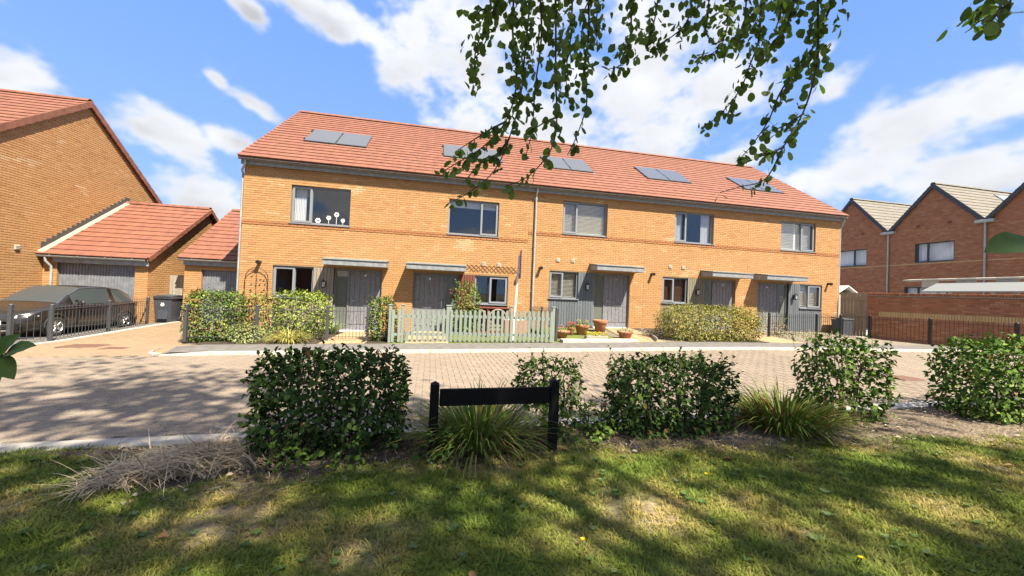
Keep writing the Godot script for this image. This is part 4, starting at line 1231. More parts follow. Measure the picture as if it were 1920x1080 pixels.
# ---------------------------------------------------------------- houses and wall on the right
func build_right() -> void:
	var X := 35.0
	var data := [[-10.1, -5.45, 9.15, "red brick gabled house half hidden by the end of the terrace"], [-5.45, -0.92, 9.0, "red brick gabled house with the wide grey window above the garden wall"], [-0.92, 3.6, 9.0, "red brick gabled house at the right edge of the view"]]
	for k in 3:
		var q: Array = data[k]
		var za: float = q[0]; var zb: float = q[1]; var zm := (za + zb) / 2; var ap: float = q[2]
		var ey := 6.50
		var h := thing("gabled_house", q[3], "house", V(X + 4, 0.2, zm), "gabled red brick houses")
		var win := []
		if k == 0: win = [[-9.35, -6.75, 4.43, 5.58]]
		elif k == 1: win = [[-4.05, -2.20, 4.42, 5.57], [-4.55, -2.5, 1.6, 2.95]]
		var m := MB.new()
		# the end wall faces -x; holes given along z
		var zs := [za, zb]; var ys := [-0.5, ey]
		for w in win:
			for e in [0, 1]:
				zs.append(w[e]); ys.append(w[e + 2])
		zs.sort(); ys.sort()
		for a in zs.size() - 1:
			for b in ys.size() - 1:
				var mz: float = (zs[a] + zs[a + 1]) / 2; var my: float = (ys[b] + ys[b + 1]) / 2
				var solid := true
				for w in win:
					if mz > w[0] and mz < w[1] and my > w[2] and my < w[3]: solid = false
				if solid and zs[a + 1] - zs[a] > 0.001 and ys[b + 1] - ys[b] > 0.001: m.box(V(X + 0.006, ys[b], zs[a]), V(X + 0.28, ys[b + 1], zs[a + 1]))
		m.tri(V(X + 0.006, ey, za), V(X + 0.006, ey, zb), V(X + 0.006, ap - 0.12, zm))
		m.box(V(X + 8.0, -0.5, za), V(X + 8.2, ey, zb))
		m.box(V(X + 0.28, -0.5, za), V(X + 8.0, ey, za + 0.1)); m.box(V(X + 0.28, -0.5, zb - 0.1), V(X + 8.0, ey, zb))
		m.box(V(X + 0.28, 3.2, za + 0.1), V(X + 8.0, 3.4, zb - 0.1)); m.box(V(X + 3.2, -0.5, za + 0.1), V(X + 3.35, 3.2, zb - 0.1)); m.box(V(X + 3.2, 3.4, za + 0.1), V(X + 3.35, ey, zb - 0.1))
		var wall := part(h, "wall", m, M.mortar_red)
		var o := V(X, 1.3, za)
		var hl := []
		for w in win: hl.append([w[0] - za, w[1] - za, w[2] - 1.3, w[3] - 1.3])
		var wd := zb - za
		bricks(wall, o, Vector3.BACK, Vector3.LEFT, ap - 1.45, func(y):
			var yy: float = y + 1.3
			if yy < ey: return [0.0, wd]
			var t: float = (yy - ey) / (ap - 0.12 - ey) * wd / 2
			return [t, wd - t], hl, "red", {40: "cream"}, 0)
		var rm := MB.new()
		slab(rm, V(X - 0.08, ey, zb), V(X + 8.2, ey, zb), V(X + 8.2, ap, zm), V(X - 0.08, ap, zm), 0.1)
		slab(rm, V(X - 0.08, ap, zm), V(X + 8.2, ap, zm), V(X + 8.2, ey, za), V(X - 0.08, ey, za), 0.1)
		var roof := part(h, "roof", rm, M.tile_grey)
		var ev := V(X - 0.08, ey, zb); var s := (V(X - 0.08, ap, zm) - ev)
		tiles(roof, ev, Vector3.RIGHT, s.normalized(), 6.0, s.length(), "grey", 0.36, 0.40)
		ridge(roof, V(X - 0.1, ap + 0.03, zm), V(X + 8.2, ap + 0.03, zm), "grey")
		verge(roof, V(X - 0.08, ey, zb), V(X - 0.08, ap, zm), Vector3.LEFT, "grey", M.frame_dark, 0.2)
		verge(roof, V(X - 0.08, ey, za), V(X - 0.08, ap, zm), Vector3.LEFT, "grey", M.frame_dark, 0.2)
		for w in win:
			var fm := MB.new()
			var t := 0.06; var xa := X + 0.05; var xb := X + 0.12
			fm.box(V(xa, w[2], w[0]), V(xb, w[3], w[0] + t)); fm.box(V(xa, w[2], w[1] - t), V(xb, w[3], w[1])); fm.box(V(xa, w[2], w[0] + t), V(xb, w[2] + t, w[1] - t)); fm.box(V(xa, w[3] - t, w[0] + t), V(xb, w[3], w[1] - t))
			var cz: float = lerpf(w[0], w[1], 0.33 if k == 1 else 0.68)
			fm.box(V(xa, w[2] + t, cz - 0.04), V(xb, w[3] - t, cz + 0.04))
			var wn := part(h, "window", fm, M.frame_dark)
			for e in [[w[0] + t, cz - 0.04], [cz + 0.04, w[1] - t]]:
				var pm := MB.new(); pm.quad(V(X + 0.085, w[2] + t, e[0]), V(X + 0.085, w[2] + t, e[1]), V(X + 0.085, w[3] - t, e[1]), V(X + 0.085, w[3] - t, e[0])); part(wn, "pane", pm, M.glass)
			var cu := MB.new(); var r0 := []; var r1 := []
			for e in 41:
				var zz := lerpf(w[0] + 0.05, w[1] - 0.05, e / 40.0)
				r0.append(V(X + 0.26 + 0.02 * sin(e * 1.3), w[2] + 0.03, zz)); r1.append(V(X + 0.26 + 0.02 * sin(e * 1.3), w[3] - 0.03, zz))
			cu.grid([r0, r1]); part(wn, "net_curtain", cu, M.curtain)
		var dm := MB.new()
		dm.tube([V(X - 0.07, ey - 0.1, zb), V(X - 0.07, 0.0, zb)], [0.045], 10)
		var dpn := part(h, "downpipe", dm, M.gutter)
		var hp := MB.new(); hp.cbox(Transform3D(Basis.IDENTITY, V(X - 0.1, ey - 0.08, zb)), V(0.22, 0.16, 0.75), 0.02); part(h, "valley_gutter", hp, M.gutter)
		for e in [zm - 0.75, zm + 0.75]:
			var vm := MB.new(); vm.cbox(Transform3D(Basis.IDENTITY, V(X - 0.01, 6.62, e)), V(0.04, 0.12, 0.18), 0.01); part(h, "wall_vent", vm, M.clad_red)
	# solar collector flush with the roof of the middle house
	var pv := thing("roof_window", "pale rooflight in the grey tiled roof above the wide window", "roof window", V(39.2, 7.6, -1.7))
	var n2 := V(0, 2.265, 2.5).normalized(); var s2 := V(0, 2.5, -2.265).normalized()
	var pm2 := MB.new(); pm2.cbox(Transform3D(Basis(Vector3.RIGHT, n2, -s2), V(39.6, 6.5, -0.92) + s2 * 2.2 + n2 * 0.08), V(1.1, 0.06, 1.3), 0.015)
	var pf := part(pv, "frame", pm2, M.lead)
	var pg := MB.new(); pg.xbox(Transform3D(Basis(Vector3.RIGHT, n2, -s2), V(39.6, 6.5, -0.92) + s2 * 2.2 + n2 * 0.113), V(0.95, 0.006, 1.15)); part(pf, "pane", pg, M.poly)
	# garden wall
	var a := V(24.72, 0.18, 0.9); var b := V(27.9, 0.18, 9.7)
	var u := (b - a).normalized(); var nn := V(-u.z, 0, u.x)
	if nn.x > 0: nn = -nn
	var L := (b - a).length()
	var w := thing("garden_wall", "red brick garden wall with a buff soldier band and brick-on-edge coping", "wall", a)
	var bs := Basis(u, Vector3.UP, u.cross(Vector3.UP))
	var wm := MB.new()
	wm.xbox(Transform3D(bs, (a + b) / 2 + Vector3.UP * 0.7 - nn * 0.111), V(L, 2.36, 0.21))
	var core_ := part(w, "wall_core", wm, M.mortar_red)
	var uu := u; var oo := a
	if u.cross(Vector3.UP).dot(nn) < 0: uu = -u; oo = b
	oo.y = -0.02
	bricks(core_, oo, uu, nn, 2.06, func(_y): return [0.0, L], [[0.35, L - 0.35, 1.19, 1.41]], "red", {}, 240)
	# upright buff bricks in the band, brick-on-edge coping
	var sb := MB.new(); sb.cbox(Transform3D.IDENTITY, V(0.065, 0.215, 0.02), 0.003); var sbm := sb.mesh()
	var cbm := MB.new(); cbm.cbox(Transform3D.IDENTITY, V(0.065, 0.11, 0.235), 0.004); var cpm := cbm.mesh()
	var mats := []
	for k in 6:
		var mm: StandardMaterial3D = M.brick.duplicate(); mm.albedo_color = brick_col("cream").linear_to_srgb(); mats.append(mm)
	var mats2 := []
	for k in 6:
		var mm: StandardMaterial3D = M.brick.duplicate(); mm.albedo_color = brick_col("red").linear_to_srgb(); mats2.append(mm)
	var nb := int((L - 0.7) / 0.075)
	for k in nb: node(core_, "soldier_brick", sbm, mats[rng.randi() % 6], Transform3D(bs, a + u * (0.35 + (k + 0.5) * 0.075) + V(0, -0.2 + 1.30, 0) - nn * 0.004))
	nb = int(L / 0.075)
	for k in nb: node(core_, "coping_brick", cpm, mats2[rng.randi() % 6], Transform3D(bs, a + u * ((k + 0.5) * 0.075) + V(0, 1.945, 0) - nn * 0.108))
	var ts := MB.new(); ts.xbox(Transform3D(bs, (a + b) / 2 + V(0, 1.875, 0) - nn * 0.10), V(L, 0.025, 0.25)); ts.col = Color(0.5, 0.34, 0.16); part(w, "tile_creasing", ts, M.clad_pale)
	# boarded gate by the end of the terrace
	var g := thing("boarded_gate", "brown close-boarded gate between the terrace end and the red wall", "gate", V(24.5, 0.2, 0.4))
	var ga := V(24.30, 0.2, 0.06); var gb := V(24.70, 0.2, 0.86)
	var gu := (gb - ga).normalized(); var gn := V(-gu.z, 0, gu.x)
	for k in 8:
		var bm := MB.new(); var kk := R(0.85, 1.08); bm.col = Color(kk, kk, kk)
		bm.cbox(Transform3D(Basis(gu, Vector3.UP, gu.cross(Vector3.UP)), ga.lerp(gb, (k + 0.5) / 8.0) + V(0, 1.02, 0)), V(0.106, 1.9, 0.02), 0.003)
		part(g, "board", bm, M.wood)
	var gr := MB.new()
	for yy in [0.35, 1.0, 1.7]: gr.xbox(Transform3D(Basis(gu, Vector3.UP, gu.cross(Vector3.UP)), (ga + gb) / 2 + V(0, yy, 0) - gn * -0.03), V(0.88, 0.1, 0.03))
	part(g, "rail", gr, M.wood)
	# lean-to roof behind the wall, seen above its coping
	var lt := thing("lean_to_roof", "pale lean-to shelter roof rising behind the red garden wall", "shelter", V(31, 0.2, 2))
	var lm := MB.new()
	slab(lm, V(28.8, 2.42, 4.6), V(28.8, 2.42, 0.2), V(31.6, 2.95, -0.9), V(31.6, 2.95, 4.6), 0.05)
	part(lt, "roof_sheet", lm, M.poly)
	for k in 5:
		var sm := MB.new(); sm.box(V(31.7, 2.75, -1.6 + k * 1.4), V(31.8, 3.18, -0.9 + k * 1.4)); part(lt, "upstand", sm, M.render)
	var tb := MB.new(); tb.hexa([V(31.6, 3.1, 4.9), V(32.2, 3.1, 4.9), V(32.2, 3.1, -2.4), V(31.6, 3.1, -2.4), V(31.6, 3.16, 4.9), V(32.2, 3.22, 4.9), V(32.2, 3.22, -2.4), V(31.6, 3.16, -2.4)]); part(lt, "ridge_board", tb, M.render)
	for k in 3:
		var pm3 := MB.new(); pm3.box(V(31.7, 0.0, -0.5 + k * 2.3), V(31.8, 2.9, -0.4 + k * 2.3)); part(lt, "post", pm3, M.render)
		var pm4 := MB.new(); pm4.box(V(28.9, 0.0, 0.7 + k * 1.8), V(29.0, 2.4, 0.8 + k * 1.8)); part(lt, "post", pm4, M.render)
	# small shed gable behind the gate
	var sh := thing("garden_shed", "small white-edged shed gable peeping over the boarded gate", "shed", V(26.6, 0.2, -2.2))
	var hm := MB.new(); hm.hexa([V(26.0, 0, -1.6), V(27.4, 0, -1.6), V(27.4, 0, -3.2), V(26.0, 0, -3.2), V(26.0, 2.15, -1.6), V(27.4, 2.15, -1.6), V(27.4, 2.15, -3.2), V(26.0, 2.15, -3.2)]); part(sh, "wall", hm, M.wood_grey)
	var hr := MB.new(); slab(hr, V(25.85, 2.12, -1.45), V(26.7, 2.62, -1.45), V(26.7, 2.62, -3.3), V(25.85, 2.12, -3.3), 0.05); slab(hr, V(26.7, 2.62, -1.45), V(27.55, 2.12, -1.45), V(27.55, 2.12, -3.3), V(26.7, 2.62, -3.3), 0.05); part(sh, "roof", hr, M.white)

# ---------------------------------------------------------------- railings and fences
func railing(label: String, pts: Array, posts: Array, hh: float, mt: Material, ground: Callable, gap := 0.11, group := "iron railings", called := "railing") -> Node3D:
	var p0: Vector3 = pts[0]
	var t := thing(called, label, "gate" if called.ends_with("gate") else "railing", V(p0.x, ground.call(p0.x, p0.z), p0.z), group)
	var bm := MB.new(); bm.tube([V(0, 0, 0), V(0, 1, 0)], [0.0065], 6); var bar := bm.mesh()
	for k in pts.size() - 1:
		var a: Vector3 = pts[k]; var b: Vector3 = pts[k + 1]
		a.y = ground.call(a.x, a.z); b.y = ground.call(b.x, b.z)
		for q in [[hh - 0.07, "top_rail"], [0.12, "bottom_rail"]]:
			var d := (b - a).normalized(); var rm := MB.new()
			var bs := Basis(d, d.cross(Vector3.UP).normalized().cross(d), d.cross(Vector3.UP).normalized())
			rm.xbox(Transform3D(bs, (a + b) / 2 + V(0, q[0], 0)), V((b - a).length(), 0.012, 0.035))
			part(t, q[1], rm, mt)
		var n := int((b - a).length() / gap)
		for e in n:
			var p := a.lerp(b, (e + 0.5) / n)
			node(t, "bar", bar, mt, Transform3D(Basis.IDENTITY.scaled(V(1, hh - 0.08 + 0.07, 1)), p + V(0, 0.06, 0)))
	for p in posts:
		var y: float = ground.call(p.x, p.z)
		var pm := MB.new(); pm.cbox(Transform3D(Basis.IDENTITY, V(p.x, y + hh / 2 + 0.02, p.z)), V(0.07, hh + 0.04, 0.07), 0.006)
		pm.lathe(Transform3D(Basis.IDENTITY, V(p.x, y + hh + 0.04, p.z)), [Vector2(0.045, 0.0), Vector2(0.05, 0.012), Vector2(0.03, 0.03), Vector2(0.002, 0.04)], 10)
		part(t, "post", pm, mt)
	return t
func pale(parent: Node3D, p: Vector3, hh: float, ax: Vector3, mt: Material) -> void:
	var m := MB.new(); var n := ax.cross(Vector3.UP)
	var k := R(0.9, 1.06); m.col = Color(k, k, k)
	var w := 0.035; var b := p - n * 0.01; var f := p + n * 0.01
	# a pale with a rounded head
	var prof := [V(-w, 0, 0), V(w, 0, 0), V(w, hh - 0.05, 0), V(w * 0.7, hh - 0.015, 0), V(0, hh, 0), V(-w * 0.7, hh - 0.015, 0), V(-w, hh - 0.05, 0)]
	var P := func(o: Vector3, q: Vector3) -> Vector3: return o + ax * q.x + Vector3.UP * q.y
	for e in prof.size():
		var q: Vector3 = prof[e]; var r: Vector3 = prof[(e + 1) % prof.size()]
		m.quad(P.call(f, q), P.call(b, q), P.call(b, r), P.call(f, r))
	for e in range(1, prof.size() - 1):
		m.tri(P.call(f, prof[0]), P.call(f, prof[e]), P.call(f, prof[e + 1])); m.tri(P.call(b, prof[0]), P.call(b, prof[e + 1]), P.call(b, prof[e]))
	part(parent, "pale", m, mt)
func picket(called: String, label: String, xs: Array, za: float, zb: float, x0: float, x1: float) -> void:
	var t := thing(called, label, "gate" if called == "picket_gate" else "fence", V(x0, gg(x0, za), za))
	var L := func(x: float) -> float: return lerpf(za, zb, (x - x0) / (x1 - x0))
	var a := V(x0, gg(x0, za), za); var b := V(x1, gg(x1, zb), zb)
	var ax := (V(b.x, 0, b.z) - V(a.x, 0, a.z)).normalized()
	for yy in [0.22, 0.70]:
		var m := MB.new(); m.xbox(Transform3D(Basis(ax, Vector3.UP, ax.cross(Vector3.UP)), (a + b) / 2 + V(0, yy, 0) + ax.cross(Vector3.UP) * -0.03), V((b - a).length(), 0.075, 0.03)); part(t, "rail", m, M.picket)
	if called == "picket_gate":
		var m := MB.new()
		var d := (b + V(0, 0.72, 0)) - (a + V(0, 0.2, 0)); var dn := d.normalized()
		m.xbox(Transform3D(Basis(dn, dn.cross(Vector3.FORWARD).normalized(), Vector3.FORWARD * -1.0), (a + b) / 2 + V(0, 0.46, -0.03)), V(d.length(), 0.07, 0.03)); part(t, "brace", m, M.picket)
	var n := int((x1 - x0) / 0.125)
	for k in n:
		var x := lerpf(x0, x1, (k + 0.5) / n)
		pale(t, V(x, gg(x, L.call(x)) + 0.02, L.call(x)), 0.88 + (0.04 * sin(k * 1.3) if called != "picket_gate" else 0.0) * 0.3, ax, M.picket)
	for x in xs:
		var pm := MB.new(); var y := gg(x, L.call(x)); var hh := 1.0
		pm.cbox(Transform3D(Basis.IDENTITY, V(x, y + hh / 2, L.call(x) - 0.06)), V(0.08, hh, 0.08), 0.006); pm.cbox(Transform3D(Basis.IDENTITY, V(x, y + hh + 0.012, L.call(x) - 0.06)), V(0.11, 0.03, 0.11), 0.008)
		part(t, "post", pm, M.picket)

# ---------------------------------------------------------------- plants
func leafy(mb: MB, p: Vector3, out: Vector3, size: float, cols: Array, droop := 0.3) -> void:
	var c: Color = cols[rng.randi() % cols.size()]
	mb.col = tint(c, R(0.75, 1.25))
	var d := (out * 0.8 + rv() * 0.9 + Vector3.DOWN * droop).normalized()
	var l := size * (R(0.45, 0.8) if rng.randf() < 0.35 else R(0.75, 1.2))
	if rng.randf() < 0.02: mb.col = tint(Color(0.20, 0.12, 0.05), R(0.7, 1.2))
	mb.leaf(p, d, (out + Vector3.UP * 0.8 + rv() * 0.6).normalized(), l, l * R(0.52, 0.68))
# a bush in a rounded box (soft = 1 gives an ellipsoid), leaves mostly near its skin
func bush(called: String, label: String, category: String, lo: Vector3, hi: Vector3, n: int, size: float, cols: Array, soft := 0.5, open := 0.0, group := "", stems := 9, lump := 0.12, mt: Material = null) -> Node3D:
	var c := (lo + hi) / 2; var r := (hi - lo) / 2
	var t := thing(called, label, category, V(c.x, lo.y, c.z), group)
	var mb := MB.new()
	var pw := lerpf(6.0, 2.0, soft)
	var made := 0; var tries := 0
	while made < n and tries < n * 12:
		tries += 1
		var q := V(R(-1, 1), R(-1, 1), R(-1, 1))
		var e := pow(pow(absf(q.x), pw) + pow(absf(q.y), pw) + pow(absf(q.z), pw), 1.0 / pw)
		if e > 1.0 or e < 0.12: continue
		var skin := 1.0 - e
		if rng.randf() > exp(-skin * 4.2) + 0.06: continue
		var p := c + q * r
		var nz := noise.get_noise_3dv(p * 2.6)
		if open > 0.0 and nz * 0.5 + 0.5 < open * (1.0 - 0.55 * (q.y * 0.5 + 0.5)) and rng.randf() < 0.9: continue
		var out := V(q.x / r.x, q.y / r.y, q.z / r.z)
		out = V(signf(q.x) * pow(absf(q.x), pw - 1) / r.x, signf(q.y) * pow(absf(q.y), pw - 1) / r.y, signf(q.z) * pow(absf(q.z), pw - 1) / r.z).normalized()
		p += out * (noise.get_noise_3dv(p * 5.0 + V(7, 0, 0)) * lump * 0.6 + R(-0.02, 0.03))
		if q.y > 0.55 and rng.randf() < 0.06: p.y += R(0.02, 0.10)
		if p.y < lo.y + 0.01: continue
		leafy(mb, p, out, size, cols)
		made += 1
	var sm := MB.new()
	# stray shoots beyond the clipped outline
	for k in stems * 2:
		var q := V(R(-0.9, 0.9), R(0.2, 1.0), R(-0.9, 0.9))
		if k % 3 == 0: q.x = signf(q.x) * 0.95
		else: q.y = 0.95
		var a := c + q * r; var d := (V(q.x * 0.5, 0.8, q.z * 0.5) + rv() * 0.5).normalized(); var ln := R(0.05, 0.16)
		sm.tube([a - d * 0.12, a + d * ln], [0.003, 0.0015], 4, false)
		for e in 5: leafy(mb, a + d * ln * (e / 4.0), d, size * 0.8, cols)
	stuff(part(t, "foliage", mb, mt if mt else M.leaf))
	if stems > 0: stuff(part(t, "stray_shoots", sm, M.twig))
	for k in stems:
		var st := MB.new()
		var f := V(R(-0.75, 0.75) * r.x, 0, R(-0.6, 0.6) * r.z)
		var a := V(c.x, lo.y - 0.03, c.z) + f * 0.8
		var b := V(c.x, hi.y - r.y * 0.2, c.z) + f + V(R(-0.1, 0.1), 0, R(-0.1, 0.1))
		var m1 := a.lerp(b, 0.4) + rv() * 0.05; var m2 := a.lerp(b, 0.7) + rv() * 0.06
		st.tube([a, m1, m2, b], [0.012, 0.009, 0.006, 0.003], 5)
		for e in [m1, m2, m2.lerp(b, 0.5)]: st.tube([e, e + (rv() + V(0, 0.5, 0)) * V(r.x, r.y, r.z) * 0.5], [0.005, 0.002], 4)
		part(t, "stem", st, M.twig)
	return t
func clump(called: String, label: String, category: String, c: Vector3, rad: float, n: int, l: float, w: float, cols: Array, droop: float, group := "") -> Node3D:
	var t := thing(called, label, category, c, group)
	var mb := MB.new()
	for k in n:
		var an := R(0, TAU); var rr := sqrt(R(0, 1)) * rad
		var out := V(cos(an), 0, sin(an))
		mb.col = tint(cols[rng.randi() % cols.size()], R(0.75, 1.2))
		mb.blade(c + out * rr * 0.55 + V(0, -0.01, 0), (Vector3.UP + out * R(0.1, 0.75) * (0.4 + rr / rad)).normalized(), out, l * R(0.55, 1.1), w * R(0.7, 1.2), droop * R(0.6, 1.4), 5)
	stuff(part(t, "leaves", mb, M.grass))
	return t
func blossom(mb: MB, p: Vector3, r: float, petals: int, col: Color) -> void:
	for e in petals:
		var an := TAU * e / petals + R(-0.2, 0.2)
		mb.col = tint(col, R(0.8, 1.15))
		mb.leaf(p, V(cos(an), R(0.1, 0.7), sin(an)).normalized(), Vector3.UP, r, r * 0.8, 0.2)
# a round terracotta pot with a plant in it
func pot(label: String, p: Vector3, r: float, hh: float, plant: Array, flower: Color, nf: int, bowl := false) -> void:
	var t := thing("flower_pot", label, "pot", p, "terracotta pots by the third house")
	var pm := MB.new()
	var pr := [Vector2(0.002, 0.0), Vector2(r * (0.62 if not bowl else 0.5), 0.0), Vector2(r * (0.86 if not bowl else 0.9), hh * 0.74), Vector2(r * 1.0, hh * 0.76), Vector2(r * 1.02, hh * 0.98), Vector2(r * 0.97, hh), Vector2(r * 0.88, hh * 0.97), Vector2(r * 0.85, hh * 0.85)]
	pm.lathe(Transform3D(Basis.IDENTITY, p), pr, 22)
	part(t, "pot", pm, M.terracotta)
	var so := MB.new(); so.lathe(Transform3D(Basis.IDENTITY, p), [Vector2(r * 0.88, hh * 0.88), Vector2(0.002, hh * 0.9)], 16); so.col = Color(0.05, 0.035, 0.025); part(t, "compost", so, M.soil)
	if plant.size() > 0:
		var mb := MB.new()
		for k in 120:
			var an := R(0, TAU); var rr := r * sqrt(R(0, 1)) * 1.05; var q := p + V(cos(an) * rr, hh * 0.95 + R(0, 0.10) * (1.2 - rr / r * 0.6), sin(an) * rr)
			leafy(mb, q, (q - p - V(0, hh * 0.7, 0)).normalized(), 0.055, plant)
		stuff(part(t, "foliage", mb, M.leaf_soft))
	if nf > 0:
		var fm := MB.new()
		for k in nf:
			var an := R(0, TAU); var rr := r * sqrt(R(0, 1))
			blossom(fm, p + V(cos(an) * rr, hh + R(0.06, 0.17), sin(an) * rr), R(0.022, 0.04), 6, flower)
		stuff(part(t, "blossom", fm, M.flower))

func build_street() -> void:
	railing("dark grey railing between the two drives in front of the parked car", [V(-9.0, 0, 2.8), V(-3.62, 0, 2.8), V(-2.95, 0, 2.62), V(-3.05, 0, 0.7), V(-3.26, 0, -1.25)], [V(-3.62, 0, 2.8), V(-2.95, 0, 2.62), V(-3.05, 0, 0.7), V(-3.26, 0, -1.25)], 0.86, M.rail, func(x, z): return gy(x, z))
	railing("dark railing half hidden by shrubs in front of the first house", [V(0.2, 0, 3.12), V(3.48, 0, 3.12)], [V(0.2, 0, 3.12), V(1.8, 0, 3.12), V(3.5, 0, 3.12)], 0.88, M.rail, gg)
	railing("thin barred gate across the path to the first house", [V(3.58, 0, 3.12), V(4.46, 0, 3.12)], [V(4.53, 0, 3.14)], 0.88, M.rail, gg, 0.085, "iron railings", "garden_gate")
	railing("short railing beside the shrub next to the picket fence", [V(4.58, 0, 3.14), V(5.1, 0, 3.2)], [V(5.1, 0, 3.2)], 0.88, M.rail, gg)
	railing("dark railing dividing the second and third front gardens", [V(9.85, 0, 3.3), V(9.85, 0, 0.1)], [V(9.85, 0, 3.3), V(9.85, 0, 1.7)], 0.92, M.rail, func(x, z): return gg(9.8, z))
	railing("black railing in front of the far end house", [V(18.48, 0, 2.1), V(21.0, 0, 1.78), V(22.35, 0, 1.62)], [V(18.48, 0, 2.1), V(21.0, 0, 1.78), V(22.35, 0, 1.62)], 0.84, M.rail_black, gg)
	railing("black railing along the foot of the red garden wall", [V(22.4, 0, 1.62), V(23.45, 0, 1.9), V(24.25, 0, 3.35), V(24.75, 0, 5.3), V(25.6, 0, 8.0)], [V(23.45, 0, 1.9), V(24.25, 0, 3.35), V(24.75, 0, 5.3)], 0.9, M.rail_black, func(x, z): return gy(x, z) + 0.06)
	picket("picket_fence", "pale green picket fence in front of the second house", [6.72, 8.42, 9.64], 3.48, 3.68, 6.70, 9.64)
	picket("picket_gate", "pale green picket gate with a diagonal brace", [5.46, 6.66], 3.46, 3.48, 5.52, 6.62)
	picket("picket_fence", "short pale green picket panel left of the picket gate", [5.14], 3.5, 3.46, 5.14, 5.46)
	# street name plate seen from behind
	var s := thing("street_sign", "black low street name sign on two posts, seen from behind", "sign", V(6.78, 0.03, 11.0))
	for x in [6.235, 7.30]:
		var pm := MB.new(); var y := gy(x, 11.0)
		pm.cbox(Transform3D(Basis.IDENTITY, V(x, y + 0.25, 11.0)), V(0.076, 0.80, 0.076), 0.008)
		pm.lathe(Transform3D(Basis(Vector3.UP, PI / 4), V(x, y + 0.65, 11.0)), [Vector2(0.052, 0.0), Vector2(0.002, 0.025)], 4)
		part(s, "post", pm, M.black)
	var bm := MB.new(); bm.cbox(Transform3D(Basis(Vector3.BACK, 0.012), V(6.77, 0.565, 11.0)), V(0.985, 0.145, 0.035), 0.006); part(s, "backing_board", bm, M.black)
	var np := MB.new(); np.box(V(6.30, 0.50, 10.974), V(7.24, 0.63, 10.981)); part(s, "name_plate", np, M.plastic_white)
	# estate agent's board seen almost edge on
	var e := thing("sale_board", "purple estate agent board edge-on, on a white pole behind the picket fence", "sign", V(8.62, 0.1, 3.0))
	var em := MB.new(); em.cbox(Transform3D(Basis(Vector3.BACK, -0.035), V(8.66, 1.35, 3.0)), V(0.05, 2.6, 0.05), 0.004); part(e, "pole", em, M.plastic_white)
	var eb := MB.new(); eb.cbox(Transform3D(Basis(Vector3.UP, 1.42), V(8.75, 2.37, 3.03)), V(0.60, 0.84, 0.012), 0.003); part(e, "board", eb, M.purple)
	var ew := MB.new(); ew.cbox(Transform3D(Basis(Vector3.UP, 1.42), V(8.759, 2.10, 3.03)), V(0.5, 0.1, 0.014), 0.002); ew.cbox(Transform3D(Basis(Vector3.UP, 1.42), V(8.759, 2.62, 3.03)), V(0.4, 0.05, 0.014), 0.002); part(e, "printed_panel", ew, M.clad_pale)

func garden_sheet(called: String, x0: float, x1: float, z0: float, z1: float, mt: Material, col: Color, lift: float) -> void:
	var m := MB.new(); m.col = col
	sheet(m, span(x0, x1, 0.5), z0, z1, 8, lift, true)
	structure(called, m, mt)
func slabs(called: String, x0: float, x1: float, z0: float, z1: float, skew: float) -> void:
	# a path of small slabs laid close
	var base := MB.new(); sheet(base, span(x0 + minf(0, skew), x1 + maxf(0, skew), 0.5), z0, z1, 6, 0.004, true)
	var o := structure(called, base, M.sand)
	var nz := int((z1 - z0) / 0.3); var nx := int((x1 - x0) / 0.3)
	for a in nz:
		for b in nx:
			var x := lerpf(x0, x1, (b + 0.5) / nx); var z := lerpf(z0, z1, (a + 0.5) / nz)
			x += skew * (z1 - z) / (z1 - z0)
			var m := MB.new(); var k := R(0.88, 1.08); m.col = Color(k, k, k)
			m.cbox(Transform3D(Basis.IDENTITY, V(x, gg(x, z) + 0.006, z)), V((x1 - x0) / nx - 0.006, 0.03, (z1 - z0) / nz - 0.006), 0.004)
			part(o, "paving_slab", m, M.path)
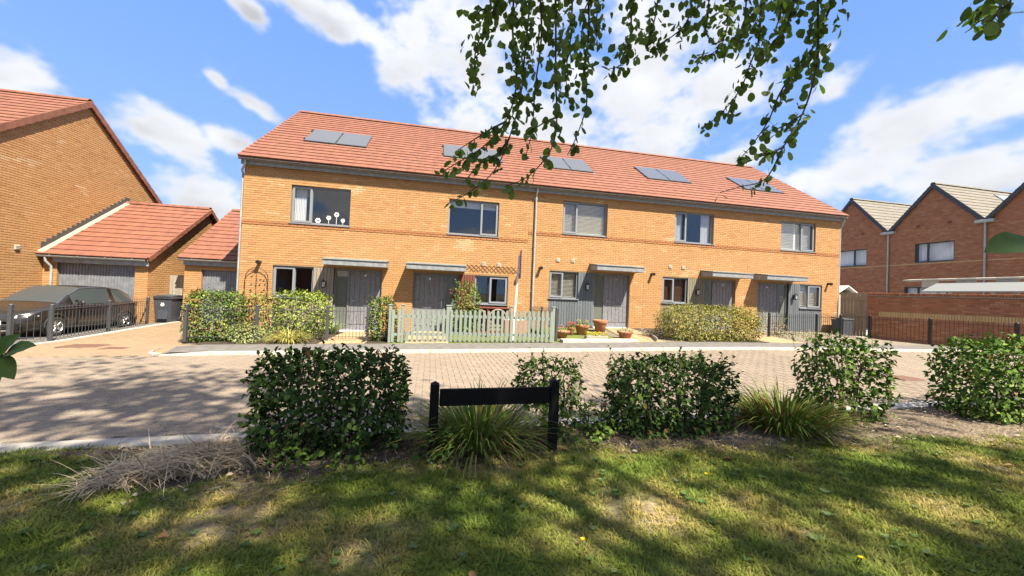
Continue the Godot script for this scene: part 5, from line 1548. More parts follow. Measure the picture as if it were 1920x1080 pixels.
func build_gardens() -> void:
	var soil := Color(0.07, 0.05, 0.035); var turf := Color(0.13, 0.17, 0.035)
	garden_sheet("garden_bed", 0.62, 3.42, 0.02, 3.68, M.soil, soil, 0.0)
	garden_sheet("garden_bed", 4.5, 5.1, 0.02, 3.68, M.soil, soil, 0.0)
	garden_sheet("garden_lawn", 5.1, 9.88, 0.02, 3.68, M.lawn, turf, -0.002)
	garden_sheet("garden_lawn", 9.92, 12.5, 0.02, 3.35, M.lawn, turf, 0.0)
	garden_sheet("garden_bed", 12.5, 17.6, 0.02, 3.68, M.soil, soil, -0.004)
	garden_sheet("garden_bed", 17.6, 24.2, 0.02, 3.68, M.soil, Color(0.3, 0.26, 0.2), 0.0)
	slabs("garden_path", 3.45, 4.55, 0.1, 3.68, -0.05)
	slabs("garden_path", 5.55, 6.7, 0.1, 3.68, 0.0)
	slabs("garden_path", 12.1, 13.2, 0.1, 3.68, 0.75)
	slabs("garden_path", 16.9, 18.3, 0.1, 3.68, 0.9)
	# concrete edging by the third house
	for k in 3:
		var m := MB.new(); var xa := 9.95 + k * 0.8
		m.hexa([V(xa, gy(xa, 3.5) - 0.02, 3.68), V(xa + 0.795, gy(xa, 3.5) - 0.02, 3.68), V(xa + 0.795, gy(xa, 3.5), 3.35), V(xa, gy(xa, 3.5), 3.35), V(xa, gy(xa, 3.5) + 0.13, 3.66), V(xa + 0.795, gy(xa, 3.5) + 0.13, 3.66), V(xa + 0.795, gy(xa, 3.5) + 0.135, 3.35), V(xa, gy(xa, 3.5) + 0.135, 3.35)])
		m.col = tint(Color.WHITE, R(0.9, 1.05))
		var o := node(self, "edging_block", m.mesh(), M.kerb)
		o.set_meta("label", ["pale concrete edging block nearest the picket fence end", "middle one of three pale edging blocks before the small lawn", "pale concrete edging block nearest the third house path"][k]); o.set_meta("category", "edging"); o.set_meta("group", "edging blocks of the third garden")
	var bright := [Color(0.13, 0.19, 0.035), Color(0.09, 0.15, 0.03), Color(0.19, 0.23, 0.05), Color(0.06, 0.10, 0.025)]
	var gold := [Color(0.24, 0.25, 0.055), Color(0.30, 0.28, 0.07), Color(0.15, 0.17, 0.045), Color(0.22, 0.16, 0.06)]
	var g := func(x: float, z: float) -> float: return gg(x, z)
	bush("garden_hedge", "clipped bright green hedge at the corner of the driveway", "hedge", V(0.02, -0.08, 2.35), V(1.35, 1.22, 3.1), 4600, 0.07, bright, 0.35, 0.1, "", 8)
	bush("garden_shrub", "loose shrub with reddish tips under the wire arch", "shrub", V(1.15, 0.0, 1.6), V(2.05, 1.18, 2.9), 1600, 0.07, [Color(0.17, 0.20, 0.05), Color(0.28, 0.17, 0.06), Color(0.20, 0.24, 0.06)], 0.7, 0.4, "", 8, 0.3)
	bush("garden_shrub", "rounded lime green shrub beside the first garden gate", "shrub", V(1.95, 0.0, 1.75), V(3.38, 1.30, 2.95), 3400, 0.075, [Color(0.19, 0.25, 0.04), Color(0.13, 0.18, 0.03), Color(0.26, 0.31, 0.07)], 0.7, 0.38, "", 8, 0.3)
	bush("garden_shrub", "upright evergreen shrub between the gate and the picket fence", "shrub", V(4.5, 0.0, 2.55), V(5.25, 1.22, 3.25), 2000, 0.07, [Color(0.10, 0.15, 0.035), Color(0.15, 0.20, 0.05), Color(0.07, 0.11, 0.025)], 0.6, 0.2, "", 7, 0.2)
	bush("low_plant", "low pale flowering plant by the pavement under the arch", "plant", V(1.2, -0.02, 2.95), V(2.25, 0.42, 3.6), 900, 0.05, [Color(0.22, 0.27, 0.10), Color(0.28, 0.30, 0.14)], 0.9, 0.1, "", 0, 0.2, M.leaf_soft)
	clump("ornamental_grass", "golden ornamental grass flopping over the pavement", "grass plant", V(2.62, 0.02, 3.28), 0.42, 420, 0.62, 0.012, [Color(0.48, 0.40, 0.12), Color(0.40, 0.36, 0.12), Color(0.30, 0.32, 0.09)], 2.2)
	clump("ornamental_grass", "pale tufted plant by the first house door", "grass plant", V(3.15, 0.0, 0.9), 0.26, 260, 0.5, 0.012, [Color(0.30, 0.36, 0.18), Color(0.22, 0.30, 0.12)], 0.7)
	# wire arch with leaf ornaments on the wall
	var ar := thing("wire_arch", "rusty wire arch with leaf ornaments against the first house", "trellis", V(0.55, 0.0, 0.1))
	var am := MB.new(); var pts := [V(0.22, -0.05, 0.09), V(0.22, 1.6, 0.09)]
	for k in 9:
		var an := PI - PI * k / 8.0
		pts.append(V(0.56 + cos(an) * 0.34, 1.66 + sin(an) * 0.36, 0.09))
	pts.append(V(0.90, 1.6, 0.09)); pts.append(V(0.90, -0.05, 0.09))
	am.tube(pts, [0.011], 6); am.tube([V(0.56, 0.0, 0.09), V(0.56, 1.95, 0.09)], [0.006], 5)
	part(ar, "hoop", am, M.rail_black)
	for q in [[0.42, 1.85], [0.78, 1.72], [0.55, 1.55], [0.66, 1.57], [0.80, 1.42], [0.40, 1.40]]:
		var lm := MB.new(); lm.col = Color(0.10, 0.08, 0.04); lm.leaf(V(q[0], q[1], 0.10), V(0.4, 0.8, 0.1).normalized(), Vector3.BACK, 0.10, 0.06); part(ar, "leaf_ornament", lm, M.straw)
	# second garden: climber with basket, arched wood store
	bush("climbing_plant", "leafy climber by the second door with pink flowers", "plant", V(6.95, 0.1, 0.45), V(7.85, 1.82, 1.2), 1900, 0.075, [Color(0.09, 0.16, 0.03), Color(0.15, 0.22, 0.05), Color(0.06, 0.11, 0.025)], 0.8, 0.2, "", 7, 0.25)
	var hb := thing("hanging_basket", "pink flowered hanging basket beside the second door", "basket", V(7.03, 1.40, 0.75))
	var hm := MB.new(); hm.lathe(Transform3D(Basis.IDENTITY, V(6.98, 1.36, 0.75)), [Vector2(0.01, -0.13), Vector2(0.09, -0.10), Vector2(0.14, 0.0), Vector2(0.13, 0.01)], 16); part(hb, "basket", hm, M.twig)
	var fm := MB.new()
	for k in 40: blossom(fm, V(6.98, 1.42, 0.75) + V(R(-0.16, 0.16), R(-0.02, 0.14), R(-0.16, 0.16)), 0.03, 5, [Color(0.55, 0.12, 0.2), Color(0.6, 0.3, 0.4), Color(0.25, 0.08, 0.3)][k % 3])
	stuff(part(hb, "blossom", fm, M.flower))
	var ws := thing("log_store", "two arched openings of a brown wooden log store below the window", "log store", V(8.05, 0.08, 0.5))
	var wm := MB.new()
	wm.box(V(7.42, 0.08, 0.15), V(8.95, 0.14, 0.62)); wm.box(V(7.42, 0.14, 0.15), V(7.46, 0.95, 0.62)); wm.box(V(8.91, 0.14, 0.15), V(8.95, 0.95, 0.62)); wm.box(V(8.16, 0.14, 0.15), V(8.20, 0.95, 0.62)); wm.box(V(7.42, 0.95, 0.15), V(8.95, 0.99, 0.64)); wm.box(V(7.46, 0.14, 0.15), V(8.91, 0.95, 0.17))
	part(ws, "case", wm, M.clad_red)
	for cx in [7.81, 8.55]:
		var hoop := MB.new(); var hp := []
		for k in 13:
			var an := PI * k / 12.0
			hp.append(V(cx + cos(an) * 0.30, 0.62 + sin(an) * 0.30, 0.63))
		hoop.tube(hp, [0.028], 6); part(ws, "arch_trim", hoop, M.clad_pale)
		var lg := MB.new()
		for k in 9: lg.tube([V(cx - 0.25 + (k % 4) * 0.16, 0.21 + (k / 4) * 0.13, 0.2), V(cx - 0.25 + (k % 4) * 0.16, 0.21 + (k / 4) * 0.13, 0.58)], [0.06], 8)
		stuff(part(ws, "logs", lg, M.clad_olive))
	var tub := thing("plant_trough", "salmon pink trough behind the picket fence by the downpipe", "trough", V(8.95, 0.1, 1.6))
	var tm := MB.new(); tm.cbox(Transform3D(Basis.IDENTITY, V(8.95, 0.36, 1.6)), V(0.75, 0.56, 0.4), 0.02); part(tub, "body", tm, M.terracotta)
	var tg := MB.new(); tg.box(V(8.62, 0.62, 1.45), V(9.28, 0.645, 1.75)); tg.col = Color(0.05, 0.035, 0.025); part(tub, "compost", tg, M.soil)
	var gn := thing("garden_ornament", "small brown ornament with yellow flowers behind the left picket panel", "ornament", V(5.35, 0.05, 2.6))
	var gm := MB.new(); gm.lathe(Transform3D(Basis.IDENTITY, V(5.35, 0.03, 2.6)), [Vector2(0.12, 0.0), Vector2(0.14, 0.2), Vector2(0.10, 0.34), Vector2(0.02, 0.36)], 14); part(gn, "body", gm, M.clad_red)
	var gf := MB.new()
	for k in 26: blossom(gf, V(5.35, 0.5, 2.6) + rv() * 0.12, 0.035, 5, Color(0.6, 0.5, 0.1))
	stuff(part(gn, "blossom", gf, M.flower))
	# third garden: pots
	pot("low terracotta bowl of pink flowers beside the picket fence end", V(10.24, gg(10.24, 2.65), 2.65), 0.27, 0.24, bright, Color(0.6, 0.3, 0.4), 18, true)
	pot("small terracotta pot with orange-red geraniums by the grey boards", V(10.80, gg(10.8, 1.95), 1.95), 0.15, 0.26, bright, Color(0.7, 0.12, 0.04), 34)
	pot("round terracotta pot of yellow flowers by the grey boards", V(11.22, gg(11.22, 1.9), 1.9), 0.25, 0.33, bright, Color(0.7, 0.55, 0.05), 16)
	pot("empty tall terracotta pot beside the third door", V(12.24, gg(12.24, 1.1), 1.1), 0.27, 0.42, [], Color.WHITE, 0)
	pot("terracotta pot of grey-green succulents by the path", V(12.28, gg(12.28, 2.9), 2.9), 0.25, 0.24, [Color(0.2, 0.24, 0.13), Color(0.26, 0.28, 0.16)], Color.WHITE, 0)
	var yf := thing("flower_trough", "long low trough of yellow flowers on the little lawn", "trough", V(11.3, gg(11.3, 2.9), 2.9))
	var ym := MB.new(); ym.cbox(Transform3D(Basis.IDENTITY, V(11.3, gg(11.3, 2.9) + 0.05, 2.9)), V(0.72, 0.11, 0.2), 0.01); part(yf, "trough", ym, M.wood_grey)
	var yb := MB.new()
	for k in 60: blossom(yb, V(11.3, gg(11.3, 2.9) + R(0.12, 0.22), 2.9) + V(R(-0.34, 0.34), 0, R(-0.09, 0.09)), 0.035, 6, Color(0.75, 0.55, 0.04))
	stuff(part(yf, "blossom", yb, M.flower))
	# flower bed along the third path, edged with boards
	var fb := thing("flower_border", "low border of mauve and white flowers between path and golden hedge", "flower bed", V(13.2, 0.2, 2.8))
	var ed := MB.new(); ed.xbox(Transform3D(Basis(Vector3.UP, -0.42), V(13.30, gg(13.3, 2.9) + 0.05, 2.85)), V(0.03, 0.14, 1.75)); part(fb, "edging_board", ed, M.wood_grey)
	var fl := MB.new(); var fo := MB.new()
	for k in 260:
		var t := R(0, 1); var p := V(lerpf(13.15, 13.75, t) + R(0, 0.3), 0, lerpf(2.0, 3.55, t) + R(-0.1, 0.1)); p.y = gg(p.x, p.z) + R(0.05, 0.2)
		if k % 2 == 0: blossom(fl, p + V(0, 0.05, 0), 0.035, 5, [Color(0.5, 0.4, 0.55), Color(0.65, 0.62, 0.62), Color(0.4, 0.22, 0.42), Color(0.62, 0.6, 0.35)][int(t * 8) % 4])
		leafy(fo, p, Vector3.UP, 0.05, bright)
	stuff(part(fb, "blossom", fl, M.flower)); stuff(part(fb, "foliage", fo, M.leaf_soft))
	# fourth garden: clipped golden hedge in lobes
	bush("garden_hedge", "clipped golden hedge in front of the fourth house", "hedge", V(13.55, 0.18, 2.25), V(17.1, 1.32, 3.55), 15000, 0.055, gold, 0.35, 0.0, "", 16, 0.4)
	# fifth garden
	bush("low_plant", "small pale rose bush behind the far railing", "plant", V(19.2, 0.3, 1.0), V(20.0, 0.85, 1.6), 420, 0.06, [Color(0.2, 0.25, 0.1), Color(0.35, 0.2, 0.16)], 0.9, 0.3, "", 5, 0.2)
	bush("low_plant", "low mixed flowers at the foot of the far railing", "plant", V(18.6, 0.26, 1.9), V(21.0, 0.52, 2.6), 700, 0.05, [Color(0.22, 0.26, 0.1), Color(0.45, 0.3, 0.28), Color(0.3, 0.3, 0.16)], 0.8, 0.3, "", 0, 0.2, M.leaf_soft)
	var bn := thing("storage_bin", "small dark bin against the far end of the terrace", "bin", V(23.8, 0.25, 0.5))
	var bm := MB.new(); bm.hexa([V(23.6, 0.25, 0.75), V(24.05, 0.25, 0.75), V(24.05, 0.25, 0.3), V(23.6, 0.25, 0.3), V(23.56, 0.98, 0.8), V(24.09, 0.98, 0.8), V(24.09, 0.98, 0.25), V(23.56, 0.98, 0.25)]); part(bn, "body", bm, M.bin)
	var bl := MB.new(); bl.cbox(Transform3D(Basis(Vector3.RIGHT, 0.12), V(23.825, 1.02, 0.52)), V(0.56, 0.05, 0.6), 0.015); part(bn, "lid", bl, M.bin)
	bush("garden_hedge", "low bright hedge in front of the red wall at the right edge", "hedge", V(24.1, 0.2, 6.2), V(25.0, 0.95, 9.5), 2200, 0.07, bright, 0.4, 0.1, "", 8)

# ---------------------------------------------------------------- lawn, hedges and other things near the camera
func build_foreground() -> void:
	# bare planting bed, then turf
	var sb := MB.new()
	for k in 90:
		var xa := -14.0 + k * 0.5; var xb := xa + 0.5
		for j in 6:
			var p := []
			for q in [[xa, j + 1], [xb, j + 1], [xb, j], [xa, j]]:
				var z := lerpf(10.34, lawn_edge(q[0]) + 0.25, q[1] / 6.0)
				p.append(V(q[0], gy(q[0], z) + 0.012 + 0.035 * sin(q[1] / 6.0 * PI) * (0.6 + noise.get_noise_2d(q[0] * 3, z * 3)), z))
			sb.col = tint(Color(0.115, 0.085, 0.058) if xa < 9 else Color(0.21, 0.165, 0.115), R(0.92, 1.06))
			sb.quad(p[0], p[1], p[2], p[3])
	structure("planting_bed", sb, M.soil)
	var lm := MB.new()
	for k in 110:
		var xa := -14.0 + k * 0.4; var xb := xa + 0.4
		for j in 26:
			var p := []; var dry := 0.0
			for q in [[xa, j + 1], [xb, j + 1], [xb, j], [xa, j]]:
				var z := lerpf(lawn_edge(q[0]), 24.0, pow(q[1] / 26.0, 1.6))
				dry = noise.get_noise_2d(q[0] * 0.9 + 20, z * 0.9)
				p.append(V(q[0], gy(q[0], z) + 0.022 + 0.012 * noise.get_noise_2d(q[0] * 2.2, z * 2.2), z))
			lm.col = Color(0.13, 0.125, 0.05).lerp(Color(0.25, 0.19, 0.11), clampf(dry * 1.6 + 0.35, 0, 1))
			lm.quad(p[0], p[1], p[2], p[3])
	structure("lawn", lm, M.lawn)
	# turf: tufts of blades, thinner and straw-coloured where the ground is worn
	for kind in 2:
		var tm := MB.new()
		for k in 15:
			var an := R(0, TAU); var out := V(cos(an), 0, sin(an))
			var g := R(0.8, 1.2)
			tm.col = Color(g, g, g)
			tm.blade(out * R(0, 0.045), (Vector3.UP + out * R(0.1, 0.9)).normalized(), out, (R(0.022, 0.055) if kind == 0 else R(0.05, 0.09)), 0.0042, R(0.5, 1.6), 3)
		var mm := MultiMesh.new(); mm.transform_format = MultiMesh.TRANSFORM_3D; mm.use_colors = true; mm.mesh = tm.mesh()
		var xf := []; var cs := []
		var want := 42000 if kind == 0 else 2600
		var tries := 0
		while xf.size() < want and tries < want * 4:
			tries += 1
			var x := R(-3.0, 18.0); var z := 10.3 + 4.6 * pow(R(0, 1), 0.9)
			if absf((x - 6.2) - (14.4 - z) * 0.21) > (14.4 - z) * 1.6 + 1.6: continue
			var ez := lawn_edge(x)
			if z < ez - 0.03 + R(-0.12, 0.12): continue
			var dry := noise.get_noise_2d(x * 0.9 + 20, z * 0.9); var lush := noise.get_noise_2d(x * 1.3 - 50, z * 1.3 + 9)
			if kind == 1 and lush < 0.02: continue
			if rng.randf() < clampf(dry * 1.6 + 0.02, 0, 0.8): continue
			var s := R(0.6, 1.15)
			xf.append(Transform3D(Basis(Vector3.UP, R(0, TAU)).scaled(V(s, s * R(0.7, 1.2), s)), V(x, gy(x, z) + 0.018, z)))
			var c := Color(0.135, 0.175, 0.028).lerp(Color(0.34, 0.27, 0.09), clampf(dry * 1.4 + 0.34 + R(-0.3, 0.35), 0, 1))
			c = c.lerp(Color(0.11, 0.18, 0.03), clampf(lush * 1.5, 0, 0.7))
			cs.append(tint(c, R(0.8, 1.25)))
		mm.instance_count = xf.size()
		for k in xf.size():
			mm.set_instance_transform(k, xf[k]); mm.set_instance_color(k, cs[k])
		var mi := MultiMeshInstance3D.new(); mi.multimesh = mm; mi.material_override = M.grass
		mi.name = "turf_grass" if kind == 0 else "long_grass"
		add_child(mi); stuff(mi)
		mi.set_meta("label", "short mown grass of the green" if kind == 0 else "longer lush grass blades in the green"); mi.set_meta("category", "grass")
	var rm := MB.new()
	for k in 8:
		var an := TAU * k / 8.0 + R(-0.3, 0.3); var g := R(0.85, 1.15); rm.col = Color(g, g, g)
		rm.leaf(V(0, 0.01, 0), V(cos(an), R(0.25, 0.7), sin(an)).normalized(), Vector3.UP, R(0.05, 0.085), R(0.022, 0.034), 0.2)
	var rr := MultiMesh.new(); rr.transform_format = MultiMesh.TRANSFORM_3D; rr.use_colors = true; rr.mesh = rm.mesh(); rr.instance_count = 420
	for k in 420:
		var x := R(1.0, 12.5); var z := lawn_edge(x) + 0.05 + 2.6 * R(0, 1)
		var sc := R(0.28, 0.6)
		rr.set_instance_transform(k, Transform3D(Basis(Vector3.UP, R(0, TAU)).scaled(V(sc, sc, sc)), V(x, gy(x, z) + 0.03, z)))
		rr.set_instance_color(k, tint([Color(0.10, 0.16, 0.05), Color(0.13, 0.18, 0.08), Color(0.08, 0.14, 0.04)][k % 3], R(0.8, 1.2)))
	var ri := MultiMeshInstance3D.new(); ri.multimesh = rr; ri.material_override = M.leaf_soft; ri.name = "lawn_weeds"; add_child(ri); stuff(ri)
	ri.set_meta("label", "flat leafed weeds scattered through the green"); ri.set_meta("category", "weeds")
	# fallen leaves, dandelions
	for q in [[7.42, 11.09, "brown leaf lying beside the right post of the sign"], [7.02, 11.15, "brown leaf on the grass edge below the black sign"], [4.75, 11.9, "curled brown leaf on the grass in front of the dead grass heap"], [8.75, 11.5, "dry brown leaf on the grass in front of the wide clipped hedge"], [11.1, 12.0, "dry brown leaf far right on the grass"], [6.4, 12.5, "dry brown leaf low down near the middle of the green"]]:
		var x: float = q[0]; var z: float = q[1]
		var m := MB.new(); m.col = tint(Color(0.22, 0.12, 0.06), R(0.7, 1.3))
		m.leaf(V(x, gy(x, z) + 0.05, z), V(R(-1, 1), 0.1, R(-1, 1)).normalized(), (Vector3.UP + rv() * 0.4).normalized(), R(0.05, 0.08), R(0.035, 0.05), 0.35)
		var o := node(self, "fallen_leaf", m.mesh(), M.leaf_soft)
		o.set_meta("label", q[2]); o.set_meta("category", "leaf"); o.set_meta("group", "fallen leaves on the green")
	for q in [[5.45, 11.17, "yellow dandelion at the foot of the large square hedge"], [8.3, 11.75, "yellow dandelion on the grass below the wide clipped hedge"], [7.05, 12.35, "yellow dandelion low in the view below the sign"], [8.45, 12.75, "nearest yellow dandelion at the lower right"], [3.0, 10.9, "yellow dandelion on the grass left of the dead grass heap"]]:
		var fm := MB.new(); var p := V(q[0], gy(q[0], q[1]) + 0.075, q[1])
		for k in 18:
			var an := TAU * k / 18.0
			fm.col = Color(0.75, 0.52, 0.02); fm.leaf(p, V(cos(an), 0.35 + 0.25 * (k % 3), sin(an)).normalized(), Vector3.UP, 0.017, 0.006, 0.1)
		fm.col = Color(0.12, 0.16, 0.05); fm.tube([p - V(0, 0.07, 0), p], [0.002], 4)
		var o := node(self, "dandelion", fm.mesh(), M.flower)
		o.set_meta("label", q[2]); o.set_meta("category", "flower"); o.set_meta("group", "dandelions in the green")
	# heap of pulled dead grass
	var hp := thing("dead_grass_heap", "heap of straw-coloured dead grass left of the big hedge", "heap", V(4.35, 0.0, 10.85))
	var hm := MB.new()
	for k in 2700:
		var t := R(0, 1); var p := V(lerpf(3.85, 4.95, t) + R(-0.15, 0.15), 0, lerpf(11.02, 10.66, t) + R(-0.25, 0.25))
		p.y = gy(p.x, p.z) + 0.02 + 0.14 * sin(t * PI) * R(0.2, 1)
		hm.col = tint(Color(0.50, 0.39, 0.25), R(0.6, 1.25))
		var d := V(R(-1, 1), R(-0.15, 0.22), R(-0.7, 0.7)).normalized()
		hm.blade(p, d, Vector3.UP, R(0.1, 0.34), R(0.003, 0.008), R(0.4, 2.0), 5)
	stuff(part(hp, "dead_blades", hm, M.straw))
	var hc := MB.new(); hc.col = Color(0.42, 0.33, 0.21)
	var rows := []
	for a in 9:
		var r := []
		for b in 13:
			var u := b / 12.0 * 2 - 1; var v := a / 8.0 * 2 - 1
			var x := 4.45 + u * 0.5; var z := 10.82 + v * 0.3 - u * 0.15
			r.append(V(x, gy(x, z) - 0.02 + 0.10 * maxf(0, 1 - u * u) * maxf(0, 1 - v * v), z))
		rows.append(r)
	rows.reverse()
	hc.grid(rows); part(hp, "core", hc, M.straw)
	# loose straw and sticks on the bed
	var li := thing("plant_litter", "dry stalks and leaf litter strewn over the planting bed", "litter", V(8, 0.1, 10.8))
	var lt := MB.new()
	for k in 1700:
		var x := R(3.6, 15.0); var z := lerpf(10.45, lawn_edge(x) + 0.15, R(0, 1))
		lt.col = tint([Color(0.30, 0.23, 0.15), Color(0.2, 0.13, 0.08), Color(0.38, 0.33, 0.25), Color(0.10, 0.07, 0.05)][k % 4], R(0.6, 1.3))
		var p := V(x, gy(x, z) + 0.035 + R(0, 0.02), z)
		if k % 3 == 0: lt.leaf(p, V(R(-1, 1), 0.1, R(-1, 1)).normalized(), (Vector3.UP + rv() * 0.5).normalized(), R(0.03, 0.06), R(0.015, 0.035))
		else: lt.blade(p, V(R(-1, 1), R(0, 0.2), R(-1, 1)).normalized(), Vector3.UP, R(0.05, 0.2), 0.004, R(0, 0.8), 3)
	stuff(part(li, "litter", lt, M.straw))
	# the row of hedges along the green
	var dark := [Color(0.045, 0.085, 0.022), Color(0.06, 0.11, 0.028), Color(0.035, 0.065, 0.02), Color(0.085, 0.135, 0.03)]
	var mid := [Color(0.085, 0.15, 0.025), Color(0.06, 0.115, 0.022), Color(0.12, 0.19, 0.035), Color(0.05, 0.09, 0.02)]
	bush("clipped_hedge", "large square clipped hedge left of the black sign", "hedge", V(4.74, -0.02, 10.32), V(5.96, 0.85, 10.95), 4600, 0.062, dark, 0.12, 0.34, "clipped hedges along the green", 16, 0.1)
	bush("clipped_hedge", "wide clipped hedge between the black sign and the strappy clump", "hedge", V(8.06, 0.04, 10.32), V(9.36, 0.83, 10.95), 4600, 0.058, dark, 0.22, 0.24, "clipped hedges along the green", 16, 0.1)
	bush("clipped_hedge", "tall loose hedge shrub behind the strappy clump", "hedge", V(10.5, 0.08, 10.35), V(11.55, 1.06, 10.9), 2000, 0.066, mid, 0.55, 0.5, "clipped hedges along the green", 12, 0.2)
	bush("clipped_hedge", "sunlit clipped hedge at the right edge", "hedge", V(12.55, 0.10, 10.35), V(16.2, 1.12, 11.2), 8200, 0.07, mid, 0.15, 0.3, "clipped hedges along the green", 26, 0.12)
	bush("small_shrub", "small rounded shrub behind the right post of the sign", "shrub", V(7.12, 0.28, 10.12), V(7.78, 0.76, 10.6), 950, 0.055, mid, 0.6, 0.15, "", 6, 0.1)
	bush("small_shrub", "trailing green weeds between the sign and the wide hedge", "weed", V(7.28, 0.02, 10.35), V(8.05, 0.36, 10.95), 700, 0.055, mid, 0.8, 0.35, "", 5, 0.25)
	var strap := [Color(0.15, 0.21, 0.04), Color(0.11, 0.17, 0.03), Color(0.19, 0.24, 0.05), Color(0.15, 0.2, 0.04), Color(0.26, 0.2, 0.08)]
	clump("strappy_clump", "arching strap-leaved clump behind the black sign", "plant", V(6.66, 0.02, 10.66), 0.66, 760, 0.64, 0.019, strap, 1.35)
	clump("strappy_clump", "strap-leaved clump with brown base right of the wide hedge", "plant", V(10.05, 0.10, 10.75), 0.66, 760, 0.60, 0.02, [Color(0.17, 0.23, 0.04), Color(0.12, 0.18, 0.03), Color(0.23, 0.28, 0.06), Color(0.17, 0.23, 0.04), Color(0.30, 0.16, 0.07)], 1.3)
	for q in [[5.55, 11.05, "bright green seedling at the foot of the large square hedge"], [5.12, 11.02, "dark leafed seedling left of the bright one under the large hedge"], [6.28, 11.08, "leafy weed growing against the left post of the sign"], [12.75, 10.98, "grey-green broad weed under the sunlit hedge"]]:
		bush("weed", q[2], "weed", V(q[0] - 0.12, gy(q[0], q[1]) + 0.01, q[1] - 0.1), V(q[0] + 0.12, gy(q[0], q[1]) + 0.2, q[1] + 0.1), 60, 0.06, mid, 0.9, 0.0, "", 3, 0.1)

# ---------------------------------------------------------------- trees over and behind the camera
func smooth_path(pts: Array, n: int) -> Array:
	var out := []
	for k in pts.size() - 1:
		var a: Vector3 = pts[maxi(k - 1, 0)]; var b: Vector3 = pts[k]; var c: Vector3 = pts[k + 1]; var d: Vector3 = pts[mini(k + 2, pts.size() - 1)]
		for j in n: out.append(b.cubic_interpolate(c, a, d, float(j) / n))
	out.append(pts[-1])
	return out
func round_leaf() -> ArrayMesh:
	# an alder-like leaf along +x, blunt at the tip and cupped: a fan with a short stalk
	var mb := MB.new()
	var n := 12; var rim := []
	for k in n + 1:
		var t := float(k) / n * TAU
		var x := 0.52 - 0.5 * cos(t); var w := 0.40 * sin(t) * (0.75 + 0.35 * x)
		rim.append(V(x, 0.13 * absf(w) - 0.10 * x * x + 0.012 * sin(k * 2.6), w))
	var mids := [V(0.02, 0, 0), V(0.4, -0.02, 0), V(1.0, -0.10, 0)]
	for k in n:
		var a: Vector3 = rim[k]; var b: Vector3 = rim[k + 1]
		var ma := V(a.x, -0.10 * a.x * a.x, 0); var mb2 := V(b.x, -0.10 * b.x * b.x, 0)
		if k < n / 2: mb.quad(ma, mb2, b, a)
		else: mb.quad(mb2, ma, a, b)
	mb.tube([V(-0.22, 0.03, 0), V(0.05, 0, 0)], [0.012], 4, false)
	return mb.mesh()
func pointed_leaf() -> ArrayMesh:
	# a pointed leaf along +x with a sunken midrib and gently waved margin
	var mb := MB.new(); var rows := []
	for a in 13:
		var x := a / 12.0; var r := []
		var w := 0.33 * pow(sin(PI * pow(x, 0.72)), 0.85) + 0.004
		for b in 9:
			var t := b / 4.0 - 1.0
			r.append(V(x, 0.10 * absf(t) * w * 2.0 - 0.16 * x * x + 0.012 * sin(x * 22.0 + t) * absf(t), t * w))
		rows.append(r)
	mb.grid(rows)
	mb.tube([V(-0.2, 0.02, 0), V(0.0, 0, 0), V(0.5, -0.045, 0), V(0.95, -0.15, 0)], [0.012, 0.012, 0.008, 0.004], 5, false)
	return mb.mesh()
func in_gap(p: Vector3) -> bool:
	# openings in the crowns, each letting a patch of sun through to the green
	var g := p - SUN * (p.y / SUN.y)
	for q in [[7.66, 11.45, 0.24], [7.85, 12.0, 0.30], [6.95, 11.95, 0.2], [10.0, 11.5, 0.26], [11.0, 11.6, 0.24], [9.6, 12.3, 0.3], [10.4, 12.5, 0.28], [4.6, 12.4, 0.16], [5.6, 12.75, 0.2], [3.6, 11.1, 0.16], [6.3, 12.85, 0.14], [8.6, 12.9, 0.2], [12.4, 11.2, 0.35], [1.6, 8.4, 0.2], [2.5, 9.2, 0.18], [2.2, 10.0, 0.25], [3.6, 8.3, 0.18], [0.9, 7.6, 0.2], [4.2, 9.3, 0.15], [1.0, 9.4, 0.16]]:
		if Vector2((g.x - q[0]) * 0.8, g.z - q[1]).length() < q[2]: return true
	return false
